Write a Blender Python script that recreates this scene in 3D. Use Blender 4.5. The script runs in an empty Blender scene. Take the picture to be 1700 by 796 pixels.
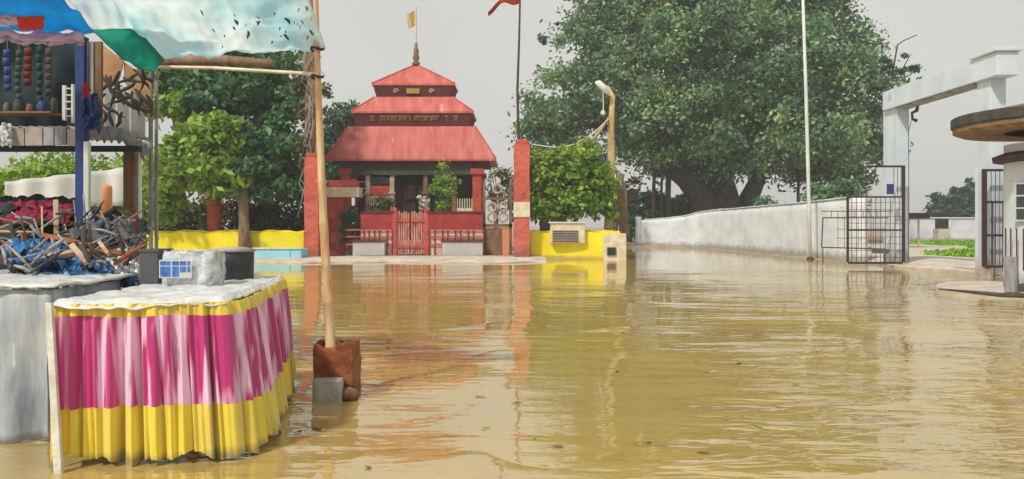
import bpy, math, random
import numpy as np
from mathutils import Vector, noise as mnoise
R = math.radians
sc = bpy.context.scene
col = sc.collection
F = 1334.0; EYE = 1.5; HOR = 376.0

# ---------------------------------------------------------------- camera, sky, sun, exposure
cd = bpy.data.cameras.new('camera'); cam = bpy.data.objects.new('camera', cd); col.objects.link(cam)
cd.sensor_width = 36; cd.lens = 36*F/1700; cd.shift_y = -22/1700
cd.clip_start = .05; cd.clip_end = 3000
cam.location = (0, 0, EYE); cam.rotation_euler = (R(90), 0, 0); sc.camera = cam
SUN = Vector((-.48, -.58, .85)).normalized()
elev = math.asin(SUN.z); azim = math.atan2(SUN.x, SUN.y)
w = bpy.data.worlds.new('World'); sc.world = w; w.use_nodes = True
nt = w.node_tree; bg = nt.nodes['Background']
sky = nt.nodes.new('ShaderNodeTexSky'); sky.sky_type = 'NISHITA'; sky.sun_disc = False
sky.sun_elevation = elev; sky.sun_rotation = azim; sky.dust_density = 4; sky.air_density = 1.2; sky.ozone_density = 1
hs = nt.nodes.new('ShaderNodeHueSaturation'); hs.inputs['Saturation'].default_value = .22
nt.links.new(sky.outputs[0], hs.inputs['Color'])
mx = nt.nodes.new('ShaderNodeMix'); mx.data_type = 'RGBA'; mx.inputs[0].default_value = .8
nt.links.new(hs.outputs[0], mx.inputs[6])
cl = nt.nodes.new('ShaderNodeTexNoise'); cl.inputs['Scale'].default_value = 1.6; cl.inputs['Detail'].default_value = 3
tc = nt.nodes.new('ShaderNodeTexCoord'); nt.links.new(tc.outputs['Generated'], cl.inputs['Vector'])
cr = nt.nodes.new('ShaderNodeValToRGB'); cr.color_ramp.elements[0].color = (6.4, 6.5, 6.3, 1); cr.color_ramp.elements[1].color = (7.5, 7.35, 6.8, 1)
cr.color_ramp.elements[0].position = .35; cr.color_ramp.elements[1].position = .65
nt.links.new(cl.outputs[0], cr.inputs[0]); nt.links.new(cr.outputs[0], mx.inputs[7])
nt.links.new(mx.outputs[2], bg.inputs[0]); bg.inputs[1].default_value = .1
sd = bpy.data.lights.new('sun', 'SUN'); sd.energy = 3.2; sd.angle = R(4); sd.color = (1, .93, .82)
so = bpy.data.objects.new('sun', sd); col.objects.link(so); so.rotation_euler = SUN.to_track_quat('Z', 'Y').to_euler()
sc.view_settings.view_transform = 'Standard'; sc.view_settings.look = 'None'
sc.view_settings.exposure = .10; sc.view_settings.gamma = 1

def P(px, py, Y): return Vector(((px-850)/F*Y, Y, EYE-(py-HOR)/F*Y))
def X(px, Y): return (px-850)/F*Y
def Z(py, Y): return EYE-(py-HOR)/F*Y

# ---------------------------------------------------------------- materials
def mat(name, c, c2=None, scale=2., rough=.8, bump=0., bscale=None, stretch=(1, 1, 1), spec=.3, metal=0., trans=0., fac=(.35, .65), wear=None, detail=6, sheen=0., tide=None):
    m = bpy.data.materials.new(name); m.use_nodes = True
    n = m.node_tree; b = n.nodes['Principled BSDF']; L = n.links
    b.inputs['Roughness'].default_value = rough; b.inputs['Specular IOR Level'].default_value = spec
    b.inputs['Metallic'].default_value = metal; b.inputs['Sheen Weight'].default_value = sheen
    t = n.nodes.new('ShaderNodeTexCoord'); mp = n.nodes.new('ShaderNodeMapping'); mp.inputs['Scale'].default_value = stretch
    L.new(t.outputs['Object'], mp.inputs[0])
    out = None
    if c2 is None: c2 = tuple(v*.7 for v in c)
    nz = n.nodes.new('ShaderNodeTexNoise'); nz.inputs['Scale'].default_value = scale; nz.inputs['Detail'].default_value = detail; nz.inputs['Roughness'].default_value = .6
    L.new(mp.outputs[0], nz.inputs[0])
    r = n.nodes.new('ShaderNodeValToRGB'); r.color_ramp.elements[0].position = fac[0]; r.color_ramp.elements[1].position = fac[1]
    r.color_ramp.elements[0].color = (*c, 1); r.color_ramp.elements[1].color = (*c2, 1)
    L.new(nz.outputs[0], r.inputs[0]); out = r.outputs[0]
    if wear:
        wc, ws, wp = wear
        n2 = n.nodes.new('ShaderNodeTexNoise'); n2.inputs['Scale'].default_value = ws; n2.inputs['Detail'].default_value = 8; n2.inputs['Roughness'].default_value = .75
        L.new(mp.outputs[0], n2.inputs[0])
        r2 = n.nodes.new('ShaderNodeValToRGB'); r2.color_ramp.elements[0].position = wp; r2.color_ramp.elements[1].position = wp+.08
        L.new(n2.outputs[0], r2.inputs[0])
        x = n.nodes.new('ShaderNodeMix'); x.data_type = 'RGBA'; L.new(r2.outputs[0], x.inputs[0]); L.new(out, x.inputs[6]); x.inputs[7].default_value = (*wc, 1)
        out = x.outputs[2]
    if tide:
        tcol, h0, h1 = tide
        g = n.nodes.new('ShaderNodeNewGeometry'); sp_ = n.nodes.new('ShaderNodeSeparateXYZ'); L.new(g.outputs['Position'], sp_.inputs[0])
        n3 = n.nodes.new('ShaderNodeTexNoise'); n3.inputs['Scale'].default_value = 2.2; n3.inputs['Detail'].default_value = 6; L.new(g.outputs['Position'], n3.inputs[0])
        a1 = n.nodes.new('ShaderNodeMath'); a1.operation = 'MULTIPLY_ADD'; L.new(n3.outputs[0], a1.inputs[0]); a1.inputs[1].default_value = -(h1-h0)*2.2; L.new(sp_.outputs[2], a1.inputs[2])
        mr = n.nodes.new('ShaderNodeMapRange'); L.new(a1.outputs[0], mr.inputs[0]); mr.inputs[1].default_value = h0-(h1-h0)*1.1; mr.inputs[2].default_value = h1-(h1-h0)*1.1; mr.inputs[3].default_value = .8; mr.inputs[4].default_value = 0
        x3 = n.nodes.new('ShaderNodeMix'); x3.data_type = 'RGBA'; L.new(mr.outputs[0], x3.inputs[0]); L.new(out, x3.inputs[6]); x3.inputs[7].default_value = (*tcol, 1); out = x3.outputs[2]
    L.new(out, b.inputs['Base Color'])
    if bump:
        nb = n.nodes.new('ShaderNodeTexNoise'); nb.inputs['Scale'].default_value = bscale or scale*4; nb.inputs['Detail'].default_value = 5
        L.new(mp.outputs[0], nb.inputs[0])
        bp = n.nodes.new('ShaderNodeBump'); bp.inputs['Strength'].default_value = bump; bp.inputs['Distance'].default_value = .03
        L.new(nb.outputs[0], bp.inputs['Height']); L.new(bp.outputs[0], b.inputs['Normal'])
    if trans:
        tr = n.nodes.new('ShaderNodeBsdfTranslucent'); L.new(out, tr.inputs[0])
        ms = n.nodes.new('ShaderNodeMixShader'); ms.inputs[0].default_value = trans
        L.new(b.outputs[0], ms.inputs[1]); L.new(tr.outputs[0], ms.inputs[2])
        L.new(ms.outputs[0], n.nodes['Material Output'].inputs[0])
    return m

def leafmat(name, dark, light, extra=None, scale=.7):
    m = bpy.data.materials.new(name); m.use_nodes = True
    n = m.node_tree; b = n.nodes['Principled BSDF']; L = n.links
    b.inputs['Roughness'].default_value = .5; b.inputs['Specular IOR Level'].default_value = .35
    t = n.nodes.new('ShaderNodeTexCoord'); g = n.nodes.new('ShaderNodeNewGeometry')
    nz = n.nodes.new('ShaderNodeTexNoise'); nz.inputs['Scale'].default_value = scale; nz.inputs['Detail'].default_value = 3
    L.new(t.outputs['Object'], nz.inputs[0])
    ma = n.nodes.new('ShaderNodeMath'); ma.operation = 'MULTIPLY_ADD'; L.new(g.outputs['Random Per Island'], ma.inputs[0]); ma.inputs[1].default_value = .45
    L.new(nz.outputs[0], ma.inputs[2])
    r = n.nodes.new('ShaderNodeValToRGB'); e = r.color_ramp.elements
    e[0].position = .45; e[0].color = (*dark, 1); e[1].position = .95; e[1].color = (*light, 1)
    if extra: k = e.new(1.0); k.color = (*extra, 1); e[1].position = .85
    L.new(ma.outputs[0], r.inputs[0]); L.new(r.outputs[0], b.inputs['Base Color'])
    tr = n.nodes.new('ShaderNodeBsdfTranslucent'); L.new(r.outputs[0], tr.inputs[0])
    ms = n.nodes.new('ShaderNodeMixShader'); ms.inputs[0].default_value = .35
    L.new(b.outputs[0], ms.inputs[1]); L.new(tr.outputs[0], ms.inputs[2]); L.new(ms.outputs[0], n.nodes['Material Output'].inputs[0])
    return m

M = {}
M['soil'] = mat('soil', (.38, .30, .24), (.24, .19, .14), .8, .95, .4, 6)
M['concrete'] = mat('concrete', (.62, .55, .47), (.40, .34, .28), 1.5, .9, .3, 8)
M['whitewash'] = mat('whitewash', (.68, .72, .74), (.52, .56, .60), .7, .85, .25, 5, wear=((.36, .35, .33), 1.1, .62), stretch=(1, 1, 1.6), tide=((.27, .23, .17), .15, .45))
M['blue_white'] = mat('blue_white', (.62, .70, .76), (.48, .56, .62), .8, .8, .2, 4, stretch=(1, 1, .5), wear=((.34, .37, .37), 2.4, .60), tide=((.30, .26, .20), .2, .7))
M['roof_red'] = mat('roof_red', (.58, .15, .12), (.42, .075, .065), 1.8, .55, .3, 5, stretch=(1.4, 1, .22), spec=.4, wear=((.66, .33, .27), 1.6, .60))
M['fascia_red'] = mat('fascia_red', (.13, .022, .024), (.08, .014, .018), 2, .7)
M['gold'] = mat('gold', (.50, .32, .07), (.34, .18, .04), 5, .5)
M['cream'] = mat('cream', (.75, .68, .5), (.55, .45, .3), 3, .7)
M['red_paint'] = mat('red_paint', (.55, .10, .07), (.36, .045, .035), 2.5, .75, .3, 6, wear=((.60, .38, .28), 3., .63))
M['red_pillar'] = mat('red_pillar', (.56, .14, .10), (.42, .075, .05), 1.8, .8, .4, 7, wear=((.50, .27, .13), 2.2, .60), tide=((.24, .10, .06), .15, .5))
M['pink_wall'] = mat('pink_wall', (.74, .54, .47), (.56, .26, .21), 3, .85, .3, 7, stretch=(3, 3, .8), wear=((.36, .07, .05), 4, .60))
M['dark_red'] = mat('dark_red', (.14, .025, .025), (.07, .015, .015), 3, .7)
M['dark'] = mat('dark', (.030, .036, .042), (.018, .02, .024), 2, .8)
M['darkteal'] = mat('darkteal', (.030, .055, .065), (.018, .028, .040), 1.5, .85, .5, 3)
M['maroon'] = mat('maroon', (.30, .015, .06), (.14, .01, .03), 3, .8, .6, 8)
M['yellow'] = mat('yellow', (.86, .74, .02), (.74, .60, .02), 1.2, .75, .2, 6, wear=((.50, .42, .12), 2.2, .66), stretch=(1, 1, 1.2), tide=((.36, .28, .07), .08, .22))
M['skyblue'] = mat('skyblue', (.22, .55, .66), (.35, .62, .68), 2.5, .6, wear=((.6, .66, .64), 3, .6))
M['stone'] = mat('stone', (.48, .42, .36), (.28, .22, .18), 4, .9, .5, 14)
M['tarp_white'] = mat('tarp_white', (.95, .97, .96), (.66, .88, .93), 1.0, .6, .5, 4, trans=.8, wear=((.36, .42, .40), 3.2, .67), stretch=(2.2, .7, 1))
M['tarp_blue'] = mat('tarp_blue', (.04, .52, .85), (.03, .40, .74), 1.5, .45, .5, 3, trans=.65)
M['tarp_green'] = mat('tarp_green', (.01, .42, .30), (.01, .32, .24), 2, .55, .5, 4, trans=.5)
M['tarp_pink'] = mat('tarp_pink', (.90, .86, .88), (.82, .50, .64), 2.5, .7, .4, 6, trans=.6, stretch=(1, 1, 3))
M['tarp_red'] = mat('tarp_red', (.80, .05, .06), (.7, .10, .05), 2.5, .7, .4, 6, trans=.45)
M['cloth_white'] = mat('cloth_white', (.90, .90, .88), (.76, .78, .78), 2, .8, .4, 5, trans=.55)
M['magenta'] = mat('magenta', (.50, .008, .17), (.90, .56, .76), 9, .36, .2, 12, stretch=(1, 1, .045), spec=.7, sheen=.6, fac=(.48, .60), trans=.12, detail=2)  # pale pink streaks put the lit folds into the cloth colour
M['skirt_yellow'] = mat('skirt_yellow', (.80, .64, .03), (.62, .45, .05), 5, .42, .25, 12, stretch=(1, 1, .15), spec=.6, sheen=.5, wear=((.36, .27, .07), 5, .66), tide=((.17, .13, .06), .03, .09))
M['plastic_sheet'] = mat('plastic_sheet', (.76, .76, .72), (.52, .54, .54), 6, .3, 1., 9, spec=.6)
M['grey_sheet'] = mat('grey_sheet', (.50, .53, .55), (.20, .24, .28), 3, .6, .5, 5, stretch=(1.6, 1.6, .35), wear=((.62, .63, .60), 3.5, .60))
M['board_pale'] = mat('board_pale', (.72, .70, .62), (.5, .47, .4), 6, .7, .3)
M['wood'] = mat('wood', (.26, .155, .085), (.12, .07, .04), 5, .8, .7, 14, stretch=(1, 1, .25))
M['wood_pale'] = mat('wood_pale', (.55, .42, .28), (.30, .20, .12), 5, .8, .6, 14, stretch=(1, 1, .3))
M['wood_grey'] = mat('wood_grey', (.36, .36, .37), (.15, .15, .17), 5, .85, .8, 14, stretch=(1, 1, .3))
M['bamboo'] = mat('bamboo', (.70, .55, .31), (.48, .26, .11), 6, .45, .3, 8, stretch=(2, 2, .4), spec=.5, wear=((.16, .07, .03), 4, .66))
M['bark'] = mat('bark', (.085, .075, .065), (.04, .037, .034), 4, .95, 1., 8, stretch=(1, 1, .3))
M['bark_brown'] = mat('bark_brown', (.30, .21, .14), (.14, .09, .055), 5, .95, 1., 10, stretch=(1, 1, .3))
M['bark_yellow'] = mat('bark_yellow', (.62, .52, .24), (.36, .22, .11), 3, .9, .6, 9, stretch=(1, 1, .35), wear=((.14, .08, .05), 4, .64))
M['bark_red'] = mat('bark_red', (.50, .12, .07), (.30, .06, .04), 3, .9, .6, 9)
M['rust'] = mat('rust', (.34, .12, .045), (.16, .05, .025), 7, .75, .6, 18, metal=.2, wear=((.46, .30, .20), 6, .62))
M['rust_dark'] = mat('rust_dark', (.085, .045, .045), (.05, .03, .032), 6, .7)
M['rust_line'] = mat('rust_line', (.065, .026, .026), (.04, .022, .024), 6, .7)
M['brick'] = mat('brick', (.40, .38, .36), (.30, .28, .26), 9, .8, .6, 22)
M['grey_plastic'] = mat('grey_plastic', (.10, .10, .11), (.075, .075, .085), 3, .5)
M['black_tin'] = mat('black_tin', (.022, .03, .032), (.014, .018, .02), 5, .4, spec=.5)
M['wrap'] = mat('wrap', (.66, .69, .70), (.26, .29, .32), 11, .15, .7, 13, spec=.8)
M['label_blue'] = mat('label_blue', (.02, .09, .34), (.10, .24, .55), 14, .3)
M['blue_post'] = mat('blue_post', (.02, .06, .22), (.025, .04, .12), 4, .6)
M['blue_tarp'] = mat('blue_tarp', (.02, .17, .42), (.03, .09, .24), 5, .35, .6, 12, spec=.6)
M['ply'] = mat('ply', (.50, .30, .15), (.36, .19, .09), 3, .8, .3, 8)
M['pole_white'] = mat('pole_white', (.70, .74, .68), (.48, .52, .46), 3, .5, stretch=(1, 1, .2))
M['orange'] = mat('orange', (.72, .30, .14), (.6, .24, .1), 3, .5)
M['flag_red'] = mat('flag_red', (.50, .05, .02), (.35, .03, .02), 4, .8, trans=.3)
M['thatch'] = mat('thatch', (.30, .17, .08), (.12, .08, .05), 4, .85, .8, 12, stretch=(1, 1, 3))
M['tin'] = mat('tin', (.42, .38, .35), (.22, .17, .15), 4, .7, .4, 10, wear=((.20, .09, .06), 4, .56))
M['olive'] = mat('olive', (.07, .08, .055), (.04, .05, .04), 3, .8)
M['dark_green'] = mat('dark_green', (.045, .085, .065), (.03, .05, .045), 2, .8)
M['maroon_paint'] = mat('maroon_paint', (.36, .045, .04), (.22, .025, .025), 2.5, .75, .3, 6, wear=((.50, .22, .18), 3., .62))
M['gate_red'] = mat('gate_red', (.62, .30, .24), (.30, .06, .05), 2.5, .8, .3, 7, stretch=(3, 3, .7))
M['bark_rust'] = mat('bark_rust', (.36, .20, .10), (.16, .085, .055), 3, .9, .9, 9, stretch=(1, 1, .35), wear=((.52, .38, .18), 2.5, .62))
M['glass'] = mat('glass', (.02, .03, .035), (.03, .045, .05), 2, .1, spec=.8)
M['leaf_and_shade_fleck'] = mat('leaf_and_shade_fleck', (.10, .085, .05), (.05, .05, .03), 8, .8)
M['lamp_white'] = mat('lamp_white', (.8, .8, .76), (.66, .66, .62), 4, .4)
M['white_flower'] = mat('white_flower', (.75, .75, .72), (.6, .58, .6), 9, .8)
M['leaf_big'] = leafmat('leaf_big', (.035, .10, .06), (.20, .36, .16), (.44, .56, .24), .22)
M['leaf_dark'] = leafmat('leaf_dark', (.028, .11, .06), (.11, .27, .10), (.20, .36, .14), .8)
M['leaf_light'] = leafmat('leaf_light', (.08, .22, .03), (.34, .50, .07), (.32, .46, .08), .8)
M['leaf_hedge'] = leafmat('leaf_hedge', (.035, .04, .016), (.13, .14, .05), (.22, .16, .05), 1.2)
M['leaf_far'] = leafmat('leaf_far', (.04, .10, .04), (.14, .25, .09), None, .5)
M['leaf_blue'] = leafmat('leaf_blue', (.03, .085, .06), (.09, .19, .11), None, .6)
M['grass'] = leafmat('grass', (.14, .34, .02), (.32, .58, .05), None, 1.)

# water: muddy, glossy, rippled
def water_mat():
    m = bpy.data.materials.new('muddy_water'); m.use_nodes = True
    n = m.node_tree; b = n.nodes['Principled BSDF']; L = n.links
    t = n.nodes.new('ShaderNodeTexCoord')
    nz = n.nodes.new('ShaderNodeTexNoise'); nz.inputs['Scale'].default_value = .25; nz.inputs['Detail'].default_value = 7
    L.new(t.outputs['Object'], nz.inputs[0])
    r = n.nodes.new('ShaderNodeValToRGB'); r.color_ramp.elements[0].position = .3; r.color_ramp.elements[1].position = .7
    r.color_ramp.elements[0].color = (.47, .32, .075, 1); r.color_ramp.elements[1].color = (.38, .28, .10, 1)
    L.new(nz.outputs[0], r.inputs[0]); L.new(r.outputs[0], b.inputs['Base Color'])
    b.inputs['Roughness'].default_value = .035; b.inputs['IOR'].default_value = 2.5; b.inputs['Specular IOR Level'].default_value = .7
    def nt_(scale, st, det):
        mp = n.nodes.new('ShaderNodeMapping'); mp.inputs['Scale'].default_value = st; L.new(t.outputs['Object'], mp.inputs[0])
        q = n.nodes.new('ShaderNodeTexNoise'); q.inputs['Scale'].default_value = scale; q.inputs['Detail'].default_value = det; q.inputs['Distortion'].default_value = .4
        L.new(mp.outputs[0], q.inputs[0]); return q.outputs[0]
    def math_(op, a, bb):
        q = n.nodes.new('ShaderNodeMath'); q.operation = op
        for i, v in enumerate((a, bb)):
            if hasattr(v, 'links'): L.new(v, q.inputs[i])
            else: q.inputs[i].default_value = v
        return q.outputs[0]
    big = nt_(.55, (.45, 1.1, 1), 2); mid = nt_(2.2, (.45, 1.3, 1), 3); fine = nt_(8, (.5, 1.2, 1), 2)
    patch = nt_(.16, (1, .7, 1), 2)
    pr = n.nodes.new('ShaderNodeMapRange'); pr.inputs[1].default_value = .42; pr.inputs[2].default_value = .62; pr.inputs[3].default_value = .18; pr.inputs[4].default_value = 1
    L.new(patch, pr.inputs[0])
    # ripples start at the near wading and die out over deeper, calmer water by the temple
    sx = n.nodes.new('ShaderNodeSeparateXYZ'); L.new(t.outputs['Object'], sx.inputs[0])
    dr = n.nodes.new('ShaderNodeMapRange'); dr.inputs[1].default_value = 3; dr.inputs[2].default_value = 21; dr.inputs[3].default_value = 1.7; dr.inputs[4].default_value = .06
    L.new(sx.outputs[1], dr.inputs[0])
    h = math_('ADD', math_('MULTIPLY', big, 1.5), math_('MULTIPLY', mid, .55))
    h = math_('ADD', h, math_('MULTIPLY', fine, .06))
    h = math_('MULTIPLY', h, math_('MULTIPLY', pr.outputs[0], dr.outputs[0]))
    bp = n.nodes.new('ShaderNodeBump'); bp.inputs['Strength'].default_value = 1; bp.inputs['Distance'].default_value = .068
    L.new(h, bp.inputs['Height']); L.new(bp.outputs[0], b.inputs['Normal'])
    return m
M['water'] = water_mat()

# ---------------------------------------------------------------- object helpers
def tag(o, label=None, cat=None, group=None, kind=None):
    if label: o['label'] = label
    if cat: o['category'] = cat
    if group: o['group'] = group
    if kind: o['kind'] = kind
    return o
def thing(name, loc, label, cat, group=None):
    o = bpy.data.objects.new(name, None); col.objects.link(o); o.location = loc; o.empty_display_size = .3
    return tag(o, label, cat, group)
def worldloc(o):
    v = Vector((0, 0, 0))
    while o: v += Vector(o.location); o = o.parent
    return v
class MB:
    def __init__(s): s.v = []; s.f = []; s.mi = []; s.m = 0
    def poly(s, pts, flip=False):
        k = len(s.v); s.v += [tuple(p) for p in pts]; f = list(range(k, k+len(pts))); s.f.append(f[::-1] if flip else f); s.mi.append(s.m)
    def box(s, x0, x1, y0, y1, z0, z1, bev=0.):
        s.obox(Vector(((x0+x1)/2, (y0+y1)/2, (z0+z1)/2)), (abs(x1-x0)/2, abs(y1-y0)/2, abs(z1-z0)/2), 0, bev); return s
    def obox(s, c, h, rot=0, bev=0.):
        hx, hy, hz = h; k = len(s.v); cs, sn = math.cos(rot), math.sin(rot)
        b = min(bev, hx*.6, hy*.6)
        if b > 0: ring = [(-hx+b, -hy), (hx-b, -hy), (hx, -hy+b), (hx, hy-b), (hx-b, hy), (-hx+b, hy), (-hx, hy-b), (-hx, -hy+b)]
        else: ring = [(-hx, -hy), (hx, -hy), (hx, hy), (-hx, hy)]
        n = len(ring)
        for z in (-hz, hz):
            for (x, y) in ring: s.v.append((c[0]+x*cs-y*sn, c[1]+x*sn+y*cs, c[2]+z))
        for i in range(n): s.f.append([k+i, k+(i+1) % n, k+n+(i+1) % n, k+n+i]); s.mi.append(s.m)
        s.f.append([k+i for i in range(n)][::-1]); s.f.append([k+n+i for i in range(n)]); s.mi += [s.m]*2
        return s
    def tube(s, pts, rad, n=8, caps=True):
        pts = [Vector(p) for p in pts]; k = len(s.v)
        if not hasattr(rad, '__len__'): rad = [rad]*len(pts)
        up = Vector((0.31, 0.95, 0.05)).normalized()
        for i, p in enumerate(pts):
            d = (pts[min(i+1, len(pts)-1)]-pts[max(i-1, 0)]).normalized()
            a = d.cross(up)
            if a.length < .05: a = d.cross(Vector((1, 0, 0)))
            a.normalize(); b = d.cross(a)
            for j in range(n):
                t = 2*math.pi*j/n; s.v.append(tuple(p+(a*math.cos(t)+b*math.sin(t))*rad[i]))
        for i in range(len(pts)-1):
            for j in range(n):
                s.f.append([k+i*n+j, k+i*n+(j+1) % n, k+(i+1)*n+(j+1) % n, k+(i+1)*n+j]); s.mi.append(s.m)
        if caps: s.f.append([k+j for j in range(n)][::-1]); s.f.append([k+(len(pts)-1)*n+j for j in range(n)]); s.mi += [s.m]*2
        return s
    def lathe(s, cx, cy, prof, n=24):
        k = len(s.v)
        for (r, z) in prof:
            for j in range(n): t = 2*math.pi*j/n; s.v.append((cx+r*math.cos(t), cy+r*math.sin(t), z))
        for i in range(len(prof)-1):
            for j in range(n): s.f.append([k+i*n+j, k+i*n+(j+1) % n, k+(i+1)*n+(j+1) % n, k+(i+1)*n+j]); s.mi.append(s.m)
        return s
    def frustum(s, cx, cy, h0, z0, h1, z1, caps=True, sy=1.):
        k = len(s.v)
        for (h, z) in ((h0, z0), (h1, z1)):
            for (a, b) in ((-1, -1), (1, -1), (1, 1), (-1, 1)): s.v.append((cx+a*h, cy+b*h*sy, z))
        for i in range(4): s.f.append([k+i, k+(i+1) % 4, k+4+(i+1) % 4, k+4+i]); s.mi.append(s.m)
        if caps: s.f.append([k+3, k+2, k+1, k]); s.f.append([k+4, k+5, k+6, k+7]); s.mi += [s.m]*2
        return s
    def sheet(s, fn, nu, nv, thick=0.):
        """fn(u,v) -> Vector, u,v in 0..1"""
        k = len(s.v)
        for j in range(nv+1):
            for i in range(nu+1): s.v.append(tuple(fn(i/nu, j/nv)))
        for j in range(nv):
            for i in range(nu):
                a = k+j*(nu+1)+i; s.f.append([a, a+1, a+nu+2, a+nu+1]); s.mi.append(s.m)
        return s
    def build(s, name, mats, parent=None, smooth=False, solid=0., bevel=0.):
        me = bpy.data.meshes.new(name); off = worldloc(parent) if parent else Vector((0, 0, 0))
        if parent is None:
            a = np.array(s.v); off = Vector(((a[:, 0].min()+a[:, 0].max())/2, (a[:, 1].min()+a[:, 1].max())/2, a[:, 2].min()))
        me.from_pydata([(x-off[0], y-off[1], z-off[2]) for (x, y, z) in s.v], [], s.f)
        if not isinstance(mats, (list, tuple)): mats = [mats]
        for m in mats: me.materials.append(M[m])
        if len(mats) > 1: me.polygons.foreach_set('material_index', s.mi)
        if smooth: me.polygons.foreach_set('use_smooth', [True]*len(me.polygons))
        me.update()
        o = bpy.data.objects.new(name, me); col.objects.link(o)
        if parent: o.parent = parent
        else: o.location = off
        if solid: q = o.modifiers.new('s', 'SOLIDIFY'); q.thickness = solid
        if bevel: q = o.modifiers.new('b', 'BEVEL'); q.width = bevel; q.segments = 2; q.limit_method = 'ANGLE'
        return o
def bx(name, m, parent, x0, x1, y0, y1, z0, z1, bevel=0.):
    return MB().box(x0, x1, y0, y1, z0, z1).build(name, m, parent, bevel=bevel)

def leaves(name, m, parent, blobs, count, size, seed=0, clump=.35, hollow=.35, nclump=None, elong=1.6, up=.5):
    """blobs: (centre, (rx,ry,rz)); leaf-sized faces gathered in clumps through the crown's volume"""
    rg = np.random.default_rng(seed)
    vol = np.array([b[1][0]*b[1][1]+b[1][0]*b[1][2] for b in blobs]); vol /= vol.sum()
    if nclump is None: nclump = max(12, count//45)
    which = rg.choice(len(blobs), nclump, p=vol)
    C = np.array([b[0] for b in blobs], float)[which]; RR = np.array([b[1] for b in blobs], float)[which]
    d = rg.normal(size=(nclump, 3)); d /= np.linalg.norm(d, axis=1)[:, None]
    rad = (hollow+(1-hollow)*rg.random(nclump)**.6)[:, None]
    cc = C+d*RR*rad*rg.uniform(.82, 1.22, (nclump, 1))
    csz = clump*rg.uniform(.5, 1.4, nclump)
    wi = rg.choice(nclump, count, p=csz**1.5/(csz**1.5).sum())
    e = rg.normal(size=(count, 3))*.55
    p = cc[wi]+e*csz[wi][:, None]*np.array([1, 1, .7])
    nrm = rg.normal(size=(count, 3))+np.array([0, 0, up])+d[wi]*.6; nrm /= np.linalg.norm(nrm, axis=1)[:, None]
    a = np.cross(nrm, rg.normal(size=(count, 3))); a /= np.linalg.norm(a, axis=1)[:, None]; b = np.cross(nrm, a)
    s = size*rg.uniform(.6, 1.35, count)[:, None]
    V = np.empty((count, 4, 3)); V[:, 0] = p-a*s*elong*.5; V[:, 1] = p+b*s*.42+nrm*s*.08; V[:, 2] = p+a*s*elong*.5-nrm*s*.15; V[:, 3] = p-b*s*.42+nrm*s*.08
    V = V.reshape(-1, 3); off = np.array(worldloc(parent)) if parent else np.zeros(3)
    V -= off
    me = bpy.data.meshes.new(name); me.vertices.add(count*4); me.vertices.foreach_set('co', V.ravel())
    me.loops.add(count*4); me.loops.foreach_set('vertex_index', np.arange(count*4, dtype=np.int32))
    me.polygons.add(count); me.polygons.foreach_set('loop_start', np.arange(0, count*4, 4, dtype=np.int32))
    me.polygons.foreach_set('loop_total', np.full(count, 4, dtype=np.int32))
    me.materials.append(M[m]); me.update(calc_edges=True); me.validate()
    o = bpy.data.objects.new(name, me); col.objects.link(o)
    if parent: o.parent = parent
    return o

def blobpx(lst, Y):
    """(px,py,rpx,rpy,dY,ry) -> ellipsoids"""
    out = []
    for (px, py, rx, rz, dy, ry) in lst:
        y = Y+dy; out.append((tuple(P(px, py, y)), (rx/F*y, ry, rz/F*y)))
    return out
def limbs(mb, base, tips, r0, seed=0, n=9, wob=.12):
    rg = random.Random(seed)
    for t in tips:
        t = Vector(t); pts = []; rr = []
        N = 7
        for i in range(N+1):
            u = i/N; p = base.lerp(t, u); L_ = (t-base).length
            if 0 < i < N: p += Vector((rg.uniform(-1, 1), rg.uniform(-1, 1), rg.uniform(-.4, .9)))*wob*L_*.35
            pts.append(p); rr.append(r0*(1-u)**.8*.85+.02)
        mb.tube(pts, rr, n)
    return mb

# ================================================================= SETTING
def ground():
    xs = sorted(set([-1500, -400, -120, -60, -40.5, -40] + list(np.arange(-36, 40, 2.)) + [4.9, 5.3, 13.9, 14.25, 14.8, 45, 60, 120, 400, 1500]))
    ys = sorted(set([-1500, -300, -60, -40.5, -40] + list(np.arange(-36, 78, 2.)) + [32.6, 33.0, 36.4, 36.9, 57.2, 58.2, 90, 120, 250, 600, 2500]))
    v = []; f = []
    for y in ys:
        for x in xs:
            wet = (-40 <= x <= 4.95 and -40 <= y <= 36.4) or (4.95 <= x <= 13.95 and -40 <= y <= 57.3)
            z = -.35 if wet else .14+.03*mnoise.noise(Vector((x*.2, y*.2, 0)))
            if 13.95 < x < 14.3 and not wet: z = -.02
            if not wet and abs(x) > 100 or y > 110: z = .14
            v.append((x, y, z))
    nx = len(xs)
    for j in range(len(ys)-1):
        for i in range(nx-1): a = j*nx+i; f.append([a, a+1, a+nx+1, a+nx])
    me = bpy.data.meshes.new('ground'); me.from_pydata(v, [], f); me.materials.append(M['soil']); me.update()
    o = bpy.data.objects.new('ground', me); col.objects.link(o); o['kind'] = 'structure'
ground()
o = MB().sheet(lambda u, v: Vector((-44+60*u, -44+104*v, 0)), 60, 60).build('water', 'water', None, smooth=True); o['kind'] = 'structure'
mb = MB()
def apron(u, v):
    x = X(420, 33)+(X(868, 33)-X(420, 33)+1.0)*u; y0 = 32.9+.35*math.sin(x*.9)+.2*math.sin(x*2.3)
    return Vector((x, y0+(37.3-y0)*v, .03+.10*min(1, v*4)+.01*math.sin(x*3+v*5)))
o = mb.sheet(apron, 40, 8).build('pavement', 'concrete', None, solid=.3); o['kind'] = 'structure'
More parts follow.
